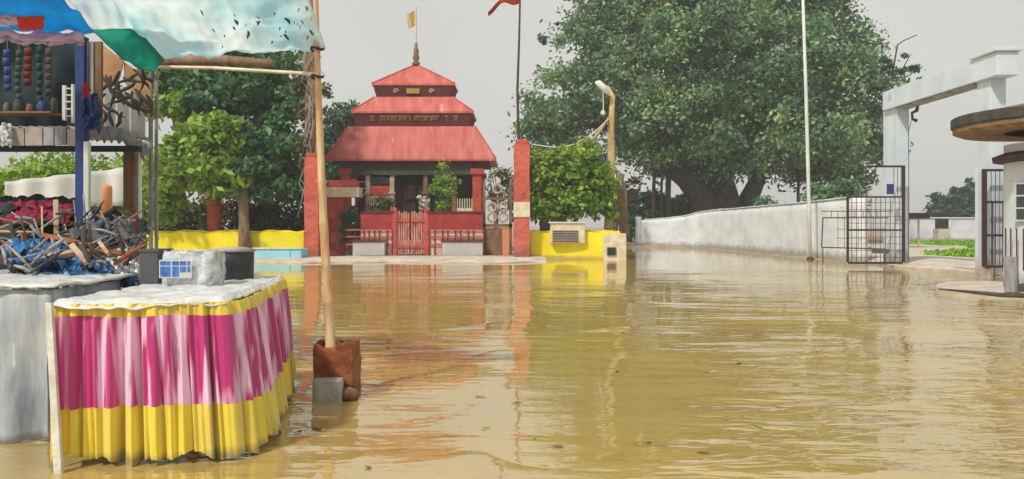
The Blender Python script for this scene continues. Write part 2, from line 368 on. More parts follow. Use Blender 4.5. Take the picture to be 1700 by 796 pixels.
# driveway through the compound gate
mb = MB()
def drive(u, v):
    x = 14.25+26*u; y = 17+46*v
    return Vector((x-.5*(1-min(1, u*20))*math.sin(y*.7)*.6, y, .05+.13*min(1, u*26)+.004+ .02*math.sin(x*.5)))
o = mb.sheet(drive, 60, 30).build('driveway', 'concrete', None, solid=.1); o['kind'] = 'structure'
# lawns as low tufts
def lawn(x0, x1, y0, y1, n, seed):
    o = leaves('grass', 'grass', None, [(((x0+x1)/2, (y0+y1)/2, .24), ((x1-x0)/2, (y1-y0)/2, .05))], n*2, .13, seed, clump=.16, hollow=0, nclump=n//5, elong=1.6)
    tag(o, 'strip of bright green lawn inside the compound gate', 'grass', kind='stuff')
lawn(X(1525, 38), X(1700, 38), 32.5, 39, 7000, 5); lawn(X(1520, 58), X(1750, 58), 44, 66, 12000, 6)

# ================================================================= TEMPLE
TX = -5.42; TY = 45.4; TF = TY+1.55; SY = .55
t = thing('temple', (TX, TY, .15), 'red temple pavilion with three stacked pyramid roofs and a flag on top', 'temple')
bx('plinth', 'stone', t, TX-4.0, TX+4.0, TY-2.4, TY+2.4, .1, .75, .03)
def roof(h0, z0, h1, z1, lip=.10):
    m = MB(); m.frustum(TX, TY, h0, z0, h0, z0+lip, True, SY); m.frustum(TX, TY, h0-.01, z0+lip+.002, h1, z1, True, SY)
    # hip ridges and sheet seams
    for (a, b) in ((-1, -1), (1, -1), (1, 1), (-1, 1)):
        m.tube([(TX+a*h0, TY+b*h0*SY, z0+lip+.02), (TX+a*h1, TY+b*h1*SY, z1)], .05, 6)
    return m.build('roof', 'roof_red', t)
roof(4.57, 5.0, 3.43, 6.91)
roof(3.33, 7.63, 2.155, 8.62)
r3 = roof(2.28, 9.24, .10, 10.6)
f1 = MB().frustum(TX, TY, 3.08, 6.912, 3.24, 7.628, True, SY).build('fascia', 'fascia_red', t)
f2 = MB().frustum(TX, TY, 2.05, 8.622, 2.22, 9.238, True, SY).build('fascia', 'fascia_red', t)
# gilded script on the lower fascia: a headline with strokes hanging from it
rg = random.Random(4)
yf = TY-3.22*SY
for (a, b) in ((-2.3, -2.05), (-1.75, -.15), (.10, 1.45), (1.75, 1.95), (2.2, 2.5)):
    m = MB(); m.tube([(TX+a, yf-.02, 7.47), (TX+b, yf-.02, 7.47)], .02, 5)
    x = a+.06
    while x < b:
        k = rg.random(); y = yf-.015
        if k < .4: m.tube([(TX+x, y, 7.47), (TX+x, y, 7.21)], .018, 5)
        elif k < .75: m.tube([(TX+x, y, 7.46), (TX+x+.10, y, 7.39), (TX+x+.02, y, 7.32), (TX+x+.10, y, 7.23)], .017, 5)
        else: m.tube([(TX+x, y, 7.39), (TX+x-.05, y, 7.32), (TX+x, y, 7.27), (TX+x+.06, y, 7.33), (TX+x+.06, y, 7.47)], .017, 5)
        x += rg.uniform(.12, .22)
    m.build('lettering', 'gold', f1)
m = MB(); m.obox((TX-.02, TY-2.22*SY, 8.94), (.36, .03, .14)); m.build('plaque', 'gold', f2)
for s in (-1, 1):
    m = MB(); cx = TX+s*.98
    m.tube([(cx+.16*math.cos(a)*(1-a/9), TY-2.22*SY, 8.94+.13*math.sin(a)*(1-a/9)) for a in np.linspace(0, 7.5, 22)], .028, 5)
    m.build('emblem', 'tarp_pink', f2)
m = MB(); m.lathe(TX, TY, [(0, 10.58), (.20, 10.6), (.24, 10.7), (.12, 10.85), (.20, 11.0), (.13, 11.2), (.16, 11.4), (.09, 11.6), (.10, 11.8), (.0, 11.95)], 12)
m.build('finial', 'bark_brown', t, True)
fp = MB().tube([(TX, TY, 11.8), (TX-.02, TY, 13.9)], .055, 8).build('flagpole', 'cream', t)
m = MB().sheet(lambda u, v: Vector((TX-.04-.55*u*(1-.35*v), TY+.06*math.sin(u*7), 13.75-.9*v-.35*u*(1-v*.4))), 8, 5)
m.build('flag', 'bark_yellow', fp, solid=.01)
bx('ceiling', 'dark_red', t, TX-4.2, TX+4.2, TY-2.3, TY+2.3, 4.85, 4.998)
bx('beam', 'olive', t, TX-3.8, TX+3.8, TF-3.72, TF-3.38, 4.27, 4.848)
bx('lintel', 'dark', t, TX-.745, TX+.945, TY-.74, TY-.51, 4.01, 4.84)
for a in (-3.55, 3.55):
    for b in (-1.95, 1.95):
        c = MB().obox((TX+a, TY+b, 2.55), (.26, .26, 1.87), 0, .06); c.obox((TX+a, TY+b, 4.45), (.36, .36, .15)).obox((TX+a, TY+b, .9), (.36, .36, .15)).build('column', 'red_paint', t)
for a in (-2.35, -1.05, .75, 2.3):
    c = MB().obox((TX+a, TF-3.5, 2.5), (.13, .13, 1.76), 0, .03); c.obox((TX+a, TF-3.5, 3.3), (.18, .18, .06)).build('column', 'stone' if a < .5 else 'wood', t)
# inner shrine walls with a dark doorway
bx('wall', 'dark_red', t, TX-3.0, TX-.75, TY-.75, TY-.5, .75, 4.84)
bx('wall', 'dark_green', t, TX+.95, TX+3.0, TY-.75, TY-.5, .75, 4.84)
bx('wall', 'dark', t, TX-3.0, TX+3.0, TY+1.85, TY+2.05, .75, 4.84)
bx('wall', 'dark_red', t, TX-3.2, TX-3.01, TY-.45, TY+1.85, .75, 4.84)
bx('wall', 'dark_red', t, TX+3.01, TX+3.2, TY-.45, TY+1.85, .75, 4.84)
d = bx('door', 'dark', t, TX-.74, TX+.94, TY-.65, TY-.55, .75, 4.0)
for k in range(2):
    for j in range(3): bx('door_panel', 'wood', d, TX-.62+k*.82, TX+.04+k*.82, TY-.68, TY-.651, 1.0+j*1.0, 1.8+j*1.0)
sh = bx('shutter', 'dark', t, TX-2.2, TX-1.2, TF-3.62, TF-3.55, 3.75, 4.15)
rl = MB()
for i in range(9): rl.box(TX-2.2+i*.125, TX-2.14+i*.125, TF-3.56, TF-3.5, 2.35, 3.0)
rl.box(TX-2.25, TX-1.15, TF-3.58, TF-3.48, 3.0, 3.12).box(TX-2.25, TX-1.15, TF-3.58, TF-3.48, 2.22, 2.34); rl.build('railing', 'cream', t)
bx('panel', 'red_paint', t, TX-2.2, TX-1.2, TF-3.6, TF-3.5, 3.15, 3.68)
rl = MB()
for i in range(7): rl.box(TX+2.45+i*.13, TX+2.5+i*.13, TF-3.56, TF-3.5, 2.5, 3.0)
rl.box(TX+2.4, TX+3.3, TF-3.58, TF-3.48, 2.2, 2.49); rl.build('railing', 'cream', t)
bx('step', 'stone', t, TX-1.0, TX+1.0, TY-2.95, TY-2.41, .1, .45, .02)
m = MB()
for i in range(3): m.tube([(TX-3.2, TF-3.4, 3.2+i*.35), (TX-2.5, TF-3.4, 3.2+i*.35)], .03, 6)
m.build('grille', 'cream', t)

# brass/stone shrine lamp and flowers in front of the doorway
def plant(name, label, cat, px0, px1, py0, py1, Y, n, size, m='leaf_light', seed=0, stem='bark_brown', group=None, zb=.15):
    c = P((px0+px1)/2, 0, Y); t_ = thing(name, (c.x, Y, zb), label, cat, group)
    cz = Z((py0+py1)/2, Y); rx = (px1-px0)/2/F*Y; rz = (py1-py0)/2/F*Y
    s = MB(); rr = random.Random(seed)
    for k in range(5):
        s.tube([(c.x+rr.uniform(-.05, .05), Y, zb-.1), (c.x+rr.uniform(-.3, .3)*rx, Y+rr.uniform(-.3, .3)*rx, cz-rz*.3), (c.x+rr.uniform(-.8, .8)*rx, Y+rr.uniform(-.5, .5)*rx, cz+rz*.6)], [.05, .03, .012], 6)
    s.build('stem', stem, t_)
    leaves('foliage', m, t_, [((c.x, Y, cz), (rx*.9, rx*.8, rz*.9))], n, size, seed, clump=rx*.35, hollow=.2)
    return t_
plant('potted_bush', 'dark green climbing plant beside the left temple pier', 'plant', 567, 598, 330, 416, 38.6, 1400, .12, 'leaf_dark', 11)
plant('shrine_shrub', 'green shrub growing behind the red gate wall right of the temple doorway', 'plant', 716, 760, 275, 350, 39.6, 1800, .11, 'leaf_light', 12)
plant('flowering_shrub', 'small shrub with white flowers before the dark temple doorway', 'plant', 690, 714, 322, 352, 38.9, 350, .09, 'white_flower', 13)
plant('dry_shrub', 'low dry brown shrub behind the red wall left of the doorway', 'plant', 612, 664, 325, 354, 38.9, 600, .10, 'leaf_hedge', 14)
plant('dry_creeper', 'tangled dry creeper beside the ornate grille', 'plant', 800, 848, 270, 340, 39.0, 900, .09, 'leaf_hedge', 15)

# ---------------------------------------------------------------- red boundary wall and gate in front of the temple
Yw = 37.4
bw = thing('boundary_wall', (X(720, Yw), Yw, .1), 'red and pink boundary wall with white panels in front of the temple', 'wall')
for (a, b) in ((599, 655), (708, 802)):
    bx('lower_wall', 'pink_wall', bw, X(a, Yw), X(b, Yw), Yw, Yw+.22, .1, Z(381, Yw))
    bx('upper_wall', 'maroon_paint', bw, X(a, Yw), X(b, Yw), Yw-.02, Yw+.24, Z(381, Yw)+.002, Z(354, Yw))
    bx('coping', 'dark_red', bw, X(a, Yw), X(b, Yw), Yw-.07, Yw+.29, Z(354, Yw)+.002, Z(351, Yw))
    m = MB(); x = X(a, Yw)+.15
    while x < X(b, Yw)-.1: m.obox((x, Yw-.03, .75), (.022, .03, .60)); x += .36 if int(x*10) % 2 else .24
    m.build('pilasters', 'dark_red', bw)
for (a, b) in ((588, 640), (735, 802)):
    bx('white_panel', 'cloth_white', bw, X(a, Yw), X(b, Yw), Yw-.35, Yw-.09, .14, Z(402, Yw), .02)
    bx('ledge', 'dark_red', bw, X(a, Yw)-.05, X(b, Yw)+.05, Yw-.40, Yw-.09, Z(402, Yw)+.002, Z(400, Yw)+.02)
m = MB()
for za in (.62, .98, 1.30): m.box(X(574, Yw), X(655, Yw)-.12, Yw-.10, Yw-.065, za, za+.07); m.box(X(708, Yw)+.12, X(802, Yw), Yw-.10, Yw-.065, za, za+.07)
m.build('railing', 'red_paint', bw)
bx('base', 'dark_red', bw, X(545, Yw), X(852, Yw), Yw-.45, Yw+.3, .02, .135)
g = thing('wooden_gate', (X(681, Yw), Yw, .12), 'weathered red slatted double gate closed in the middle of the boundary wall', 'gate')
for s in range(2):
    m = MB(); a = X(657+s*25, Yw); b = X(680+s*26, Yw)
    n = 6
    for i in range(n):
        w0 = (b-a)/n; m.box(a+i*w0+.012, a+(i+1)*w0-.02, Yw+.02, Yw+.07, .22, Z(352, Yw)+.05*math.sin(i*2.2))
    lf = m.build('leaf', 'gate_red', g)
    for (za, zb_) in ((.5, .62), (1.7, 1.82)): MB().box(a, b, Yw-.03, Yw+.018, za, zb_).build('rail', 'red_paint', lf)
for px in (655, 708): bx('post', 'red_paint', g, X(px, Yw)-.09, X(px, Yw)+.09, Yw-.05, Yw+.2, .12, Z(345, Yw))

pr_ = thing('temple_pier', (X(570, 39), 39, .1), 'pinkish masonry pier with ledges left of the boundary wall', 'pier')
bx('shaft', 'red_paint', pr_, X(544, 39), X(572, 39), 38.8, 39.4, .1, Z(328, 39))
bx('ledge', 'cream', pr_, X(541, 39), X(598, 39), 38.6, 39.6, Z(328, 39)+.002, Z(312, 39))
bx('cap', 'red_paint', pr_, X(546, 39), X(594, 39), 38.7, 39.5, Z(312, 39)+.002, Z(300, 39))
pr2 = thing('ornate_grille', (X(826, 37.6), 37.6, .1), 'carved brown stone screen with ring ornaments beside the right red pillar', 'screen')
m = MB().box(X(802, 37.6), X(851, 37.6), 37.55, 37.75, Z(378, 37.6), Z(372, 37.6)).box(X(802, 37.6), X(806, 37.6), 37.55, 37.75, .1, Z(300, 37.6)).box(X(845, 37.6), X(850, 37.6), 37.55, 37.75, .1, Z(300, 37.6)).box(X(802, 37.6), X(850, 37.6), 37.56, 37.74, Z(332, 37.6), Z(328, 37.6))
m.build('frame', 'wood', pr2)
for (cx, cy) in ((817, 344), (835, 344), (817, 361), (835, 361), (826, 314)):
    c = P(cx, cy, 37.62); m = MB(); m.tube([c+Vector((.20*math.cos(a), 0, .20*math.sin(a))) for a in np.linspace(0, 2*math.pi, 17)], .055, 6, False).build('ring', 'stone', pr2)
bx('panel', 'wood', pr2, X(806, 37.6), X(834, 37.6), 37.6, 37.7, .15, Z(379, 37.6))
bx('orange_block', 'orange', pr2, X(834, 37.6)+.005, X(845, 37.6), 37.6, 37.7, .15, Z(379, 37.6))

# ---------------------------------------------------------------- red pillars
def pillar(px0, px1, ytop, label, patch):
    Y = 36.4; c = thing('red_pillar', (X((px0+px1)/2, Y), Y, .05), label, 'pillar', 'red pillars flanking the temple forecourt')
    a, b = X(px0, Y), X(px1, Y); w_ = b-a
    def pf(u, v):
        k = u*4; i = int(k) % 4; f_ = k-int(k); cs = [(a, Y-w_/2), (b, Y-w_/2), (b, Y+w_/2), (a, Y+w_/2)]
        p, q = cs[i], cs[(i+1) % 4]; x = p[0]+(q[0]-p[0])*f_; y = p[1]+(q[1]-p[1])*f_; z = .03+(Z(ytop, Y)-.03)*v
        return Vector((x+.035*mnoise.noise(Vector((x*.8, y, z*1.3)))+.015*mnoise.noise(Vector((x*4, y*4, z*6))), y+.02*mnoise.noise(Vector((x*4, y*3, z*5))), z))
    MB().sheet(pf, 32, 60).build('shaft', 'red_pillar', c)
    bx('cap', 'red_paint', c, a+.08, b-.08, Y-w_/2+.08, Y+w_/2-.08, Z(ytop, Y)+.002, Z(ytop-7, Y), .02)
    bx('footing', 'stone', c, a-.06, b+.06, Y-w_/2-.06, Y+w_/2+.06, -.2, .10)
    if patch: bx('whitewashed_band', 'cream', c, a-.012, b+.012, Y-w_/2-.035, Y+w_/2+.03, Z(361, Y), Z(336, Y), .0)
    return c
pillar(508, 531, 262, 'tall red pillar left of the temple behind the bamboo pole', False)
pillar(853, 879, 240, 'tall red pillar right of the temple with a whitewashed patch', True)
Yf = 36.3
c = thing('flagpole', (X(862, Yf), Yf, Z(235, Yf)), 'thin dark flagpole flying a red flag above the right pillar', 'flagpole')
MB().tube([P(861, 237, Yf), P(859, 150, Yf), P(862, 60, Yf), P(864, -30, Yf)], [.07, .06, .05, .04], 8).build('pole', 'rust_dark', c)
def fl(u, v):
    p = P(862-52*u, -8+12*v*(1-.5*u)+20*u*u+6*u+2*math.sin(u*9), Yf); p.y += .25*math.sin(u*7+v); return p
MB().sheet(fl, 16, 6).build('flag', 'flag_red', c, True, .012)

# weathered mast-like bare trunk behind the left pillar
Yt = 37.0
c = thing('bare_tree', (X(520, Yt), Yt, .1), 'tall bare brown trunk with dry vines behind the left red pillar', 'tree')
pts = [P(519, 430, Yt), P(517, 330, Yt), P(516, 240, Yt), P(519, 150, Yt), P(514, 60, Yt), P(517, -30, Yt)]
MB().tube(pts, [.36, .33, .34, .32, .31, .30], 12).build('trunk', 'bark_rust', c, True)
m = MB(); rg = random.Random(8)
for k in range(26):
    y0 = rg.uniform(60, 300); x0 = rg.uniform(505, 528); L_ = rg.uniform(25, 80)
    m.tube([P(x0, y0, Yt-.35), P(x0+rg.uniform(-14, 8), y0+L_*.5, Yt-.4), P(x0+rg.uniform(-16, 16), y0+L_, Yt-.38)], [.035, .03, .012], 5)
m.build('dry_vines', 'wood_grey', c)
leaves('dry_foliage', 'leaf_hedge', c, blobpx([(499, 150, 12, 55, 0, .5), (505, 260, 12, 60, -.2, .5), (543, 165, 8, 40, 0, .4), (497, 230, 8, 40, 0, .4)], Yt), 1500, .13, 3, clump=.3, hollow=.1)

# ---------------------------------------------------------------- yellow walls
def ywall(name, px0, px1, label, Y=36.9):
    a, b = X(px0, Y), X(px1, Y); m = MB(); n = int((b-a)/.9)
    yw = thing(name, ((a+b)/2, Y, 0), label, 'wall', 'yellow garden walls')
    m.sheet(lambda u, v: Vector((a+(b-a)*u, Y+.10*math.sin(u*5), -.3+(Z(386, Y)+.3+.03*math.sin(u*31)+.02*math.sin(u*77))*v)), max(8, n*6), 4)
    m.build('panel', 'yellow', yw, solid=-.22)
    m = MB().sheet(lambda u, v: Vector((a+(b-a)*u, Y-.05+.36*v+.10*math.sin(u*5), Z(386, Y)+.008+.03*math.sin(u*31)+.02*math.sin(u*77))), max(8, n*6), 1)
    m.build('coping', 'yellow', yw, solid=-.07)
    return yw
ywall('yellow_wall', 150, 507, 'long low yellow wall left of the temple under the trees')
yw = ywall('yellow_wall', 880, 1028, 'low yellow wall right of the red pillar beneath a leafy bush')
ep = thing('end_post', (X(1026, 36.6), 36.6, 0), 'pale yellow block at the right end of the yellow wall', 'post')
bx('block', 'cream', ep, X(1003, 36.2), X(1040, 36.2), 36.2, 36.85, -.3, Z(388, 36.2), .03)
bx('vent', 'dark', ep, X(1008, 36.2), X(1022, 36.2), 36.12, 36.19, Z(424, 36.2), Z(411, 36.2))
pb = thing('meter_box', (X(942, 36.5), 36.5, Z(404, 36.5)), 'white box with grey louvred bands fixed to the front of the right yellow wall', 'box')
Yp = 36.45
bx('box', 'cream', pb, X(914, Yp), X(971, Yp), Yp, 36.78, Z(404, Yp), Z(371, Yp), .02)
for k in range(5): bx('louvre', 'grey_plastic', pb, X(917, Yp), X(960, Yp), Yp-.04, Yp-.002, Z(402-k*4.2, Yp), Z(400-k*4.2, Yp))
bx('lid', 'cloth_white', pb, X(911, Yp), X(974, Yp), Yp-.06, 36.8, Z(371, Yp)+.002, Z(368.5, Yp))

# light blue low tank at the water's edge
Yb = 34.6
tb = thing('water_trough', (X(460, Yb), Yb, 0), 'low light blue trough on the kerb behind the black tin', 'trough')
a, b = X(421, Yb), X(500, Yb)
m = MB().box(a, b, Yb, Yb+.10, .0, .52).box(a, b, Yb+1.0, Yb+1.1, .0, .52).box(a, a+.1, Yb+.102, Yb+.998, .0, .52).box(b-.1, b, Yb+.102, Yb+.998, .0, .52).box(a+.1, b-.1, Yb+.102, Yb+.998, .0, .2)
m.build('basin', 'skyblue', tb, bevel=.02)
bx('rim', 'plastic_sheet', tb, a-.04, b+.04, Yb-.05, Yb+.12, .522, .58)
bx('panel', 'skyblue', tb, X(442, Yb), X(482, Yb), Yb-.03, Yb-.003, .08, .45)

# ================================================================= TREES
def tree(name, label, base, trunk_pts, trunk_r, tm, tips, blobs, lm, n, size, seed, clump, hollow=.35, group=None, up=.5, nclump=None):
    t_ = thing(name, base, label, 'tree', group)
    m = MB(); m.tube(trunk_pts, trunk_r, 12)
    limbs(m, Vector(trunk_pts[-1])-Vector((0, 0, .15)), tips, trunk_r[-1]*.8, seed)
    m.build('trunk', tm, t_, True)
    leaves('crown', lm, t_, blobs, n, size, seed, clump=clump, hollow=hollow, up=up, nclump=nclump)
    return t_
# the great spreading tree behind the white wall
Y = 66.
B = [(930, 175, 60, 62, 0, 2.6), (985, 110, 80, 75, 0, 3.5), (1040, 60, 90, 75, 1, 3.5), (1090, 130, 110, 95, -2, 4), (1130, 30, 110, 70, 1, 4), (1200, 80, 110, 90, -3, 4.5), (1260, 20, 120, 70, 1, 4),
     (1300, 110, 100, 90, -3, 4.5), (1370, 60, 75, 60, 0, 3.5), (1400, 150, 68, 80, -2, 3.5), (1140, 210, 110, 60, -2, 4), (1220, 200, 120, 80, -3.5, 4), (1330, 220, 100, 75, -3, 4), (1410, 235, 55, 70, -1, 3),
     (1075, 230, 45, 40, -1, 2.5), (1030, 190, 60, 45, -1, 3), (920, 215, 42, 28, 0, 2), (1390, 300, 55, 35, -1, 2), (1210, 265, 75, 30, -1, 3), (1100, 265, 45, 20, 0, 2), (1350, 290, 50, 28, 0, 2.4), (1440, 190, 30, 60, 0, 2), (1150, -20, 200, 40, 0, 4)]
bl = blobpx([(a, b, c, d, e*1.25, f*1.25) for (a, b, c, d, e, f) in B], Y)
tp = [P(1080, 210, Y), P(1000, 150, Y+1), P(1150, 120, Y), P(1250, 90, Y-1), P(1330, 150, Y-2), P(1390, 240, Y), P(1200, 200, Y+2), P(1110, 265, Y-1), P(1300, 250, Y-1), P(930, 190, Y)]
tree('banyan_tree', 'huge spreading dark green tree behind the white wall', tuple(P(1215, 372, Y)), [P(1205, 385, Y), P(1200, 345, Y), P(1196, 310, Y), P(1180, 270, Y)], [1.9, 1.5, 1.2, 1.1], 'bark', tp, bl, 'leaf_big', 115000, .27, 21, 1.25, hollow=.62, nclump=760)
# extra stems & aerial roots as their own part of the tree
bt = bpy.data.objects['banyan_tree']
m = MB()
m.tube([P(1175, 385, Y-1), P(1165, 330, Y-1), P(1140, 295, Y-1), P(1090, 262, Y-1)], [1.4, 1.0, .95, .55], 12)
m.tube([P(1245, 385, Y), P(1243, 330, Y), P(1262, 290, Y), P(1300, 250, Y)], [.9, .8, .6, .4], 12)
for (px, r) in ((1086, .14), (1099, .10), (1110, .22), (1326, .12)):
    m.tube([P(px, 370, Y-1.5), P(px-1, 320, Y-1.5), P(px+1, 270, Y-1.5)], [r*1.2, r, r], 8)
m.build('limbs', 'bark', bt, True)
# straggling twigs at its right edge, against the sky
Yq = 44.
m = MB(); m.tube([P(1440, 150, Yq), P(1480, 130, Yq), P(1490, 75, Yq), P(1500, 68, Yq), P(1523, 58, Yq)], [.08, .06, .04, .03, .02], 6)
m.tube([P(1480, 130, Yq), P(1500, 112, Yq), P(1512, 90, Yq)], [.05, .03, .02], 6); m.tube([P(1400, 40, Yq), P(1405, 10, Yq)], .04, 5)
m.tube([P(1480, 130, Yq), P(1505, 128, Yq), P(1525, 115, Yq)], [.05, .03, .015], 6)
m.build('twigs', 'bark', bt)
leaves('sparse_foliage', 'leaf_blue', bt, blobpx([(1472, 105, 8, 18, 0, .4), (1505, 92, 6, 4, 0, .2), (1498, 124, 6, 7, 0, .2), (1520, 115, 3, 7, 0, .1), (1492, 68, 14, 1, 0, .1), (1518, 59, 5, 2, 0, .1), (1402, 12, 5, 16, 0, .3), (1455, 135, 12, 22, 0, .6), (928, 40, 5, 5, 4, .3), (900, 65, 6, 6, 4, .3)], Yq), 900, .17, 31, clump=.16, hollow=0)

# left garden trees
Y = 39.5
tree('broadleaf_tree', 'dense dark green tree with a brown trunk above the left yellow wall', tuple(P(405, 420, 36.3)), [P(408, 425, 36.2), P(405, 380, 36.2), P(404, 345, 36.3), P(402, 300, 36.5)], [.33, .24, .22, .22], 'bark_brown',
     [P(350, 200, Y), P(420, 150, Y), P(460, 230, Y), P(400, 250, Y-2)],
     blobpx([(340, 150, 62, 45, 0, 2), (420, 145, 70, 50, 0, 2), (470, 180, 38, 60, 0, 1.5), (380, 210, 70, 60, -1, 2), (450, 260, 55, 60, -2, 1.8), (330, 120, 50, 30, 1, 2), (480, 300, 28, 50, -1.5, 1), (415, 290, 60, 38, -2, 1.5), (300, 180, 40, 50, 0, 1.5), (400, 90, 90, 30, 1, 2)], Y), 'leaf_dark', 24000, .23, 41, .55, nclump=330)
Y = 37.6
tree('small_tree', 'bright light green young tree with a red painted trunk', tuple(P(356, 400, 37.6)), [P(357, 415, Y), P(356, 380, Y), P(355, 340, Y), P(354, 300, Y)], [.36, .33, .32, .26], 'bark_red',
     [P(300, 260, Y-.4), P(350, 220, Y), P(390, 260, Y-.4)],
     blobpx([(355, 225, 35, 35, -1.5, 1), (340, 265, 50, 40, -1.5, 1.2), (285, 290, 40, 50, -1, 1.2), (375, 290, 32, 32, -1.5, 1), (262, 325, 25, 48, -.8, .8), (310, 235, 30, 30, -1, 1), (270, 130, 26, 50, 1, .8), (285, 180, 30, 28, 0, .8)], Y), 'leaf_light', 10000, .26, 42, .42, nclump=170)
def shrubrow(name, label, pxs, Y, ytop, n, size, m, seed, group):
    for i, (a, b) in enumerate(zip(pxs[:-1], pxs[1:])):
        nn = len(pxs)-1; od_ = ['leftmost', 'second from left', 'third from left', 'fourth from left', 'fifth from left', 'rightmost'][i if i < nn-1 else 5] if nn > 1 else ''
        yt = ytop[i] if hasattr(ytop, '__len__') else ytop
        z1 = Z(yt, Y); cx = X((a+b)/2, Y); rx = (X(b, Y)-X(a, Y))*.62
        t_ = thing(name, (cx, Y, .1), (label+', '+od_+' of its row') if od_ else label, 'shrub', group)
        s = MB(); rr = random.Random(seed+i)
        for k in range(6): s.tube([(cx+rr.uniform(-.3, .3)*rx, Y, .0), (cx+rr.uniform(-.9, .9)*rx, Y+rr.uniform(-.3, .3), z1*.85)], [.06, .015], 5)
        s.build('stem', 'bark_brown', t_)
        leaves('foliage', m, t_, [((cx, Y, .1+z1*.5), (rx, .9, z1*.5)), ((cx+rr.uniform(-.3, .3)*rx, Y, .1+z1*.68), (rx*.6, .8, z1*.3))], n, size, seed+i, clump=.45, hollow=.1)
shrubrow('garden_shrub', 'brownish green shrub behind left yellow wall', [225, 275, 325, 375, 425, 470, 508], 40.8, [318, 330, 325, 330, 325, 342], 2200, .15, 'leaf_hedge', 60, 'shrubs behind the yellow wall')
shrubrow('far_shrub', 'pale reedy bush beyond the white wall', [1028, 1058, 1088, 1120, 1152], 66, [300, 318, 325, 318], 1500, .28, 'leaf_far', 80, 'bushes beyond the white wall')
shrubrow('compound_tree', 'dark green bush beyond the compound gate opening', [1545, 1572, 1598, 1632], 92, [325, 308, 296], 2600, .35, 'leaf_blue', 90, 'bushes seen through the gate opening')
shrubrow('wall_shrub', 'green bush rising just behind the white wall under the great tree', [1340, 1380, 1425], 43, [300, 296], 2600, .17, 'leaf_big', 96, 'bushes behind the white wall')
shrubrow('low_bush', 'low green bush at the foot of the great tree', [1255, 1290], 56, [320], 900, .2, 'leaf_big', 99, 'bushes at the great tree')
# tree behind the temple on its left
Y = 56.
tree('background_tree', 'dark tree peeping out behind the left side of the temple roof', tuple(P(560, 400, Y)), [P(560, 400, Y), P(560, 320, Y), P(558, 270, Y)], [.4, .3, .25], 'bark', [P(545, 230, Y), P(575, 200, Y)],
     blobpx([(572, 205, 26, 28, 0, 1.5), (553, 235, 28, 35, 0, 1.5), (585, 185, 14, 10, 0, .8), (560, 290, 40, 45, 0, 1.5)], Y), 'leaf_blue', 4500, .26, 51, .6, hollow=.1)
tree('background_tree', 'dark tree low behind the right red pillar', tuple(P(905, 400, Y)), [P(905, 400, Y), P(903, 330, Y), P(900, 280, Y)], [.4, .3, .25], 'bark', [P(890, 250, Y), P(930, 260, Y)],
     blobpx([(900, 268, 36, 34, 0, 2), (950, 270, 40, 34, 0, 2), (980, 290, 36, 60, 0, 2), (870, 330, 30, 50, 0, 2), (900, 345, 60, 30, 0, 2)], Y), 'leaf_blue', 7000, .24, 52, .7, hollow=.1)
# bright bush right of pillar
Y = 37.4
bh = thing('leafy_bush', tuple(P(940, 400, Y)), 'bright green round bush over the right yellow wall beside the red pillar', 'bush')
m = MB(); base = P(942, 402, Y); limbs(m, base, [P(905, 300, Y), P(940, 270, Y), P(975, 290, Y), P(925, 320, Y-.3), P(990, 310, Y)], .12, 5); m.build('stem', 'bark_brown', bh, True)
leaves('foliage', 'leaf_light', bh, blobpx([(960, 300, 60, 44, 0, 1.2), (895, 300, 22, 55, 0, .8), (1000, 330, 22, 40, 0, .8), (925, 262, 22, 20, 0, .6), (975, 262, 14, 16, 0, .6), (945, 290, 55, 38, 0, 1.2), (905, 285, 28, 35, 0, 1), (985, 305, 30, 38, 0, 1), (905, 335, 30, 28, -.2, .9), (950, 330, 55, 28, -.2, 1), (940, 258, 22, 14, 0, .6), (925, 350, 25, 14, 0, .6)], Y), 10000, .19, 61, clump=.34, hollow=.3, nclump=150)
# yellowish bare trunk with lamp
Y = 37.9
yt = thing('bare_tree', tuple(P(1012, 400, Y)), 'pale yellow bare trunk with one curved branch behind the right yellow wall', 'tree')
m = MB().tube([P(1010, 400, Y), P(1012, 330, Y), P(1015, 270, Y), P(1014, 215, Y), P(1017, 160, Y), P(1008, 143, Y)], [.24, .20, .18, .16, .12, .06], 12)
m.build('trunk', 'bark_yellow', yt, True)
m = MB().tube([P(1014, 190, Y), P(1000, 212, Y-.2), P(985, 232, Y-.3), P(962, 243, Y-.4), P(945, 248, Y-.4)], [.05, .07, .07, .06, .03], 8)
m.tube([P(985, 232, Y-.3), P(965, 226, Y-.3), P(945, 232, Y-.3)], [.03, .02, .01], 6)
m.build('branch', 'wood_pale', yt, True)
MB().tube([P(1010, 198, Y-.3), P(985, 222, Y-.5), P(955, 240, Y-.6), P(925, 246, Y-.6), P(882, 240, Y-.9)], .03, 6).build('strand', 'cream', yt, True)
m = MB(); rg = random.Random(3)
for k in range(22): x0 = rg.uniform(1018, 1038); y0 = rg.uniform(285, 330); m.tube([P(x0, y0, Y+.3), P(x0+rg.uniform(-8, 8), y0+30, Y+.3), P(x0+rg.uniform(-8, 8), 392, Y+.3)], [.05, .06, .04], 5)
m.build('dry_stems', 'bark_brown', yt)
lm = thing('street_lamp', tuple(P(998, 140, Y-.4)), 'small white lamp head fixed at the top of the yellow trunk', 'lamp')
c = P(1000, 148, Y-.3)
m = MB(); m.tube([P(988, 137, Y-.5), P(993, 138, Y-.5), P(1004, 148, Y-.4), P(1012, 158, Y-.3)], [.04, .15, .17, .05], 10); m.build('lamp_head', 'lamp_white', lm, True)
MB().tube([P(1001, 150, Y-.4), P(1002, 190, Y-.4)], .025, 6).build('cable', 'cream', lm)
